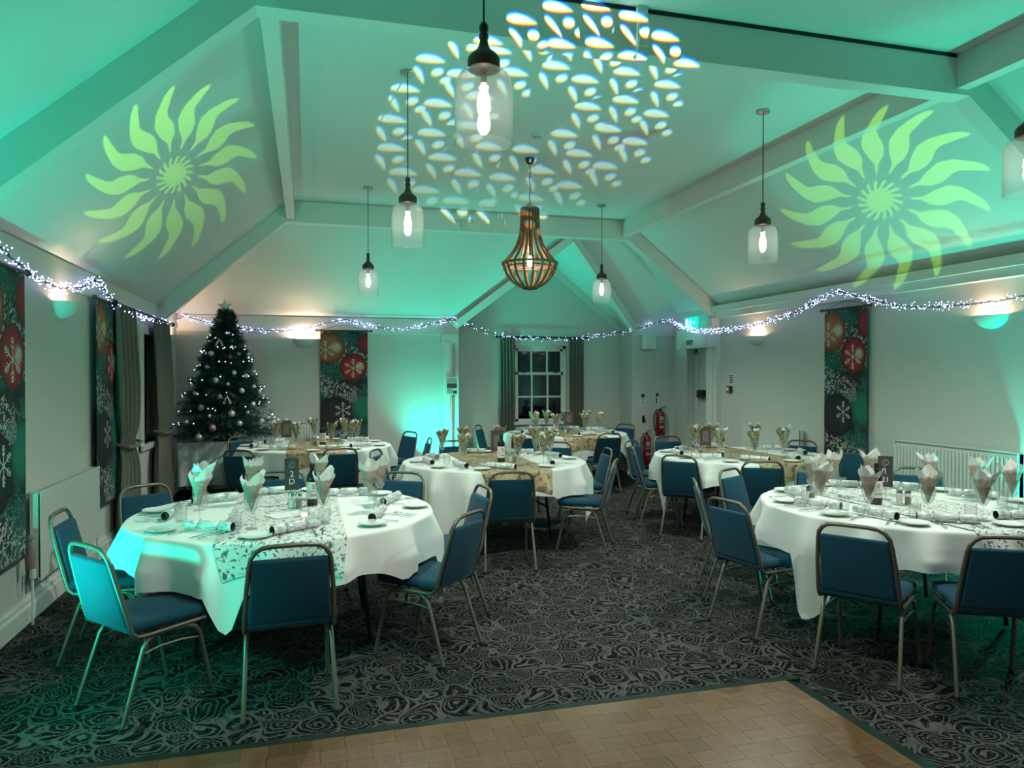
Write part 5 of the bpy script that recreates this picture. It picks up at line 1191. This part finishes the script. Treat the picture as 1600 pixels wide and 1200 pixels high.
placard(5.70, 1.245, .09, .22, 'right white instruction sign above the fire extinguishers', ((-.3, .3, .15, .42, 'print_dark'), (-.3, -.05, -.40, .05, 'print_dark')))
t = thing('wall_hook', 'black hook bracket on the back wall left of the extinguishers', 'hook', (5.445, YB, .90)); MB().box(-.02, .02, -.01, 0, -.06, .06).obj('plate', 'black_metal', t); MB().tube([(0, -.005, .03), (0, -.05, .01), (0.01, -.06, -.03), (.02, -.04, -.05)], .008, 6).obj('arm', 'black_metal', t, True)
t = thing('wall_speaker', 'white box loudspeaker high on the back wall', 'speaker', (5.515, YB, 2.195)); MB().rbox(-.115, .115, -.13, 0, -.122, .122, .012, 2).obj('cabinet', 'white_plastic', t, True, ang=50)
MB().rbox(-.095, .095, -.136, -.128, -.10, .10, .004, 2).obj('grille', 'radiator_white', t); MB().box(-.015, .015, -.139, -.136, -.085, -.075).obj('badge', 'print_grey', t)
# exit sign over the door (running figure)
t = thing('exit_sign', 'glowing green running-man exit sign above the door', 'exit sign', (XR - .165, 10.44, 2.455), -PI / 2); MB().rbox(-.17, .17, -.05, 0, -.085, .085, .006, 2).obj('housing', 'exit_green', t)
q = MB(); yq = -.0505
q.prism([(-.13, yq, -.06), (-.06, yq, -.06), (-.06, yq, .06), (-.13, yq, .06)], (0, -.001, 0))
q.ball((.02, yq, .045), .013, 10, 6, (1, .1, 1)); q.bar((.015, yq, .03), (.0, yq, -.01), (.011, 0, .004), (0, .001, 0)); q.bar((.0, yq, -.01), (.035, yq, -.03), (.004, 0, .007), (0, .001, 0)); q.bar((.035, yq, -.03), (.03, yq, -.06), (.007, 0, 0), (0, .001, 0)); q.bar((.0, yq, -.01), (-.03, yq, -.05), (.007, 0, .003), (0, .001, 0)); q.bar((.012, yq, .022), (.045, yq, .005), (.003, 0, .005), (0, .001, 0)); q.bar((.012, yq, .022), (-.03, yq, .01), (.003, 0, .005), (0, .001, 0))
q.bar((.08, yq, 0), (.13, yq, 0), (0, 0, .008), (0, .001, 0)); q.prism([(.125, yq, -.03), (.155, yq, 0), (.125, yq, .03)], (0, -.001, 0)); q.obj('pictogram', 'exit_white', t)
t = thing('door_sign', 'small grey plate sign on the bulkhead above the door', 'sign', (XR - .16, 10.55, 2.155), -PI / 2); MB().box(-.11, .11, -.005, 0, -.04, .04).obj('plate', 'print_grey', t); MB().box(-.09, .09, -.0056, -.005, .005, .025).box(-.09, .05, -.0056, -.005, -.028, -.01).obj('print', 'print_dark', t)
t = thing('fire_call_point', 'red fire alarm call point on right wall below a notice', 'call point', (XR, 9.62, 1.43), -PI / 2); MB().rbox(-.048, .048, -.055, 0, -.048, .048, .006, 2).obj('box', 'red_enamel', t); MB().box(-.03, .03, -.058, -.055, -.028, .028).obj('glass_plate', 'white_plastic', t)
t = thing('fire_notice', 'narrow white notice on the right wall above the call point', 'sign', (XR, 9.61, 1.575), -PI / 2); MB().box(-.06, .06, -.004, 0, -.092, .095).obj('plate', 'white_plastic', t)
for z0 in (.045, .02, -.005, -.03, -.055): MB().box(-.045, .045, -.0046, -.004, z0, z0 + .016).obj('print', 'print_dark', t)
t = thing('notice_board', 'small framed notice hung on the white post by the bay', 'notice', (2.165, YB - .066, 1.47)); MB().box(-.092, .092, -.012, 0, -.135, .135).obj('frame', 'white_plastic', t)
for (x0, x1, z0, z1, mm) in ((-.078, .078, .05, .12, 'print_grey'), (-.078, .078, -.035, .04, 'brown_frame'), (-.078, .01, -.12, -.045, 'print_grey'), (.015, .078, -.12, -.07, 'print_dark')): MB().box(x0, x1, -.0128, -.012, z0, z1).obj('notice_sheet', mm, t)
# ceiling fittings
t = thing('ceiling_sensor', 'small round sensor on the flat ceiling', 'sensor', (2.08, 6.62, ZC)); MB().lathe([(0, -.03), (.05, -.028), (.062, -.012), (.065, 0), (0, 0)], 20).obj('dome', 'white_plastic', t, True); MB().lathe([(.03, -.032), (.036, -.0335), (.042, -.030)], 16).obj('ring', 'print_grey', t, True)
t = thing('beam_bracket', 'white strap bracket on the front collar beam', 'bracket', (1.98, 4.19, 3.73)); MB().rbox(-.035, .035, -.035, 0, -.17, .155, .006, 2).obj('strap', 'beam_paint', t); [MB().box(-.03, .035, -.045, -.034, z_, z_ + .05).obj('stud', 'beam_paint', t) for z_ in (0, -.10)]
t = thing('beam_junction_box', 'white junction box on the far collar beam', 'junction box', (2.05, 9.93, 3.78)); MB().rbox(-.17, .17, -.05, 0, -.03, .05, .008, 2).obj('box', 'white_plastic', t); MB().tube([(0, -.02, -.03), (0, -.02, -.17)], .012, 8).obj('conduit', 'white_plastic', t, True)
# side table in the bay
t = thing('side_table', 'dark brown wooden side table at the right of the window bay', 'table', (4.80, 11.66, 0)); MB().rbox(-.42, .42, -.21, .21, .69, .72, .006, 2).obj('tabletop', 'wood_table', t); MB().box(-.38, .38, -.18, .18, .58, .69).obj('apron', 'wood_table', t)
for sx in (-1, 1):
    for sy in (-1, 1): MB().box(sx * .37 - .022, sx * .37 + .022, sy * .17 - .022, sy * .17 + .022, 0, .6).obj('leg', 'wood_table', t)
# LED uplighters on the floor
for (x, y, rz, lab) in ((1.88, 11.16, 0, 'black LED uplighter on the floor by the back wall'), (5.84, 4.72, -PI / 2, 'black LED uplighter on the floor by the right wall')):
    t = thing('uplighter', lab, 'uplighter', (x, y, 0), rz, 'floor uplighters'); MB().lathe([(0, .03), (.075, .03), (.085, .06), (.085, .17), (.078, .18), (.07, .172), (0, .172)], 20).obj('can', 'black_metal', t, True, ang=50); MB().box(-.10, .10, -.02, .02, 0, .012).box(-.10, -.09, -.015, .015, 0, .12).box(.09, .10, -.015, .015, 0, .12).obj('yoke', 'black_metal', t)
# parked car in the dark outside the window
mat('car_paint', (.20, .01, .03), .25, .3, coat=.6); mat('car_light', (1, 1, 1), .3, emit=(1, .95, 1), estr=.6)
t = thing('parked_car', 'dark red parked car seen through the right window panes at night', 'car', (6.6, 16.5, 0), .2)
body = [(-2.0, .35), (-2.05, .75), (-1.2, .88), (-.6, 1.38), (.8, 1.42), (1.5, .98), (2.0, .9), (2.05, .40)]
MB().prism([(x, -.8, z_) for x, z_ in body], (0, 1.6, 0)).obj('body', 'car_paint', t)
MB().prism([(-1.0, -.81, .92), (-.55, -.81, 1.32), (.75, -.81, 1.36), (1.25, -.81, .98)], (0, .02, 0)).obj('side_window', 'night_glass', t)
for x in (-1.3, 1.3): MB().lathe([(0, -.05), (.32, -.05), (.32, .12), (0, .12)], 20, (x, -.78, .27), 'y').obj('wheel', 'rubber', t, True)
MB().ball((-1.95, -.6, .72), .09).obj('headlight', 'car_light', t, True)
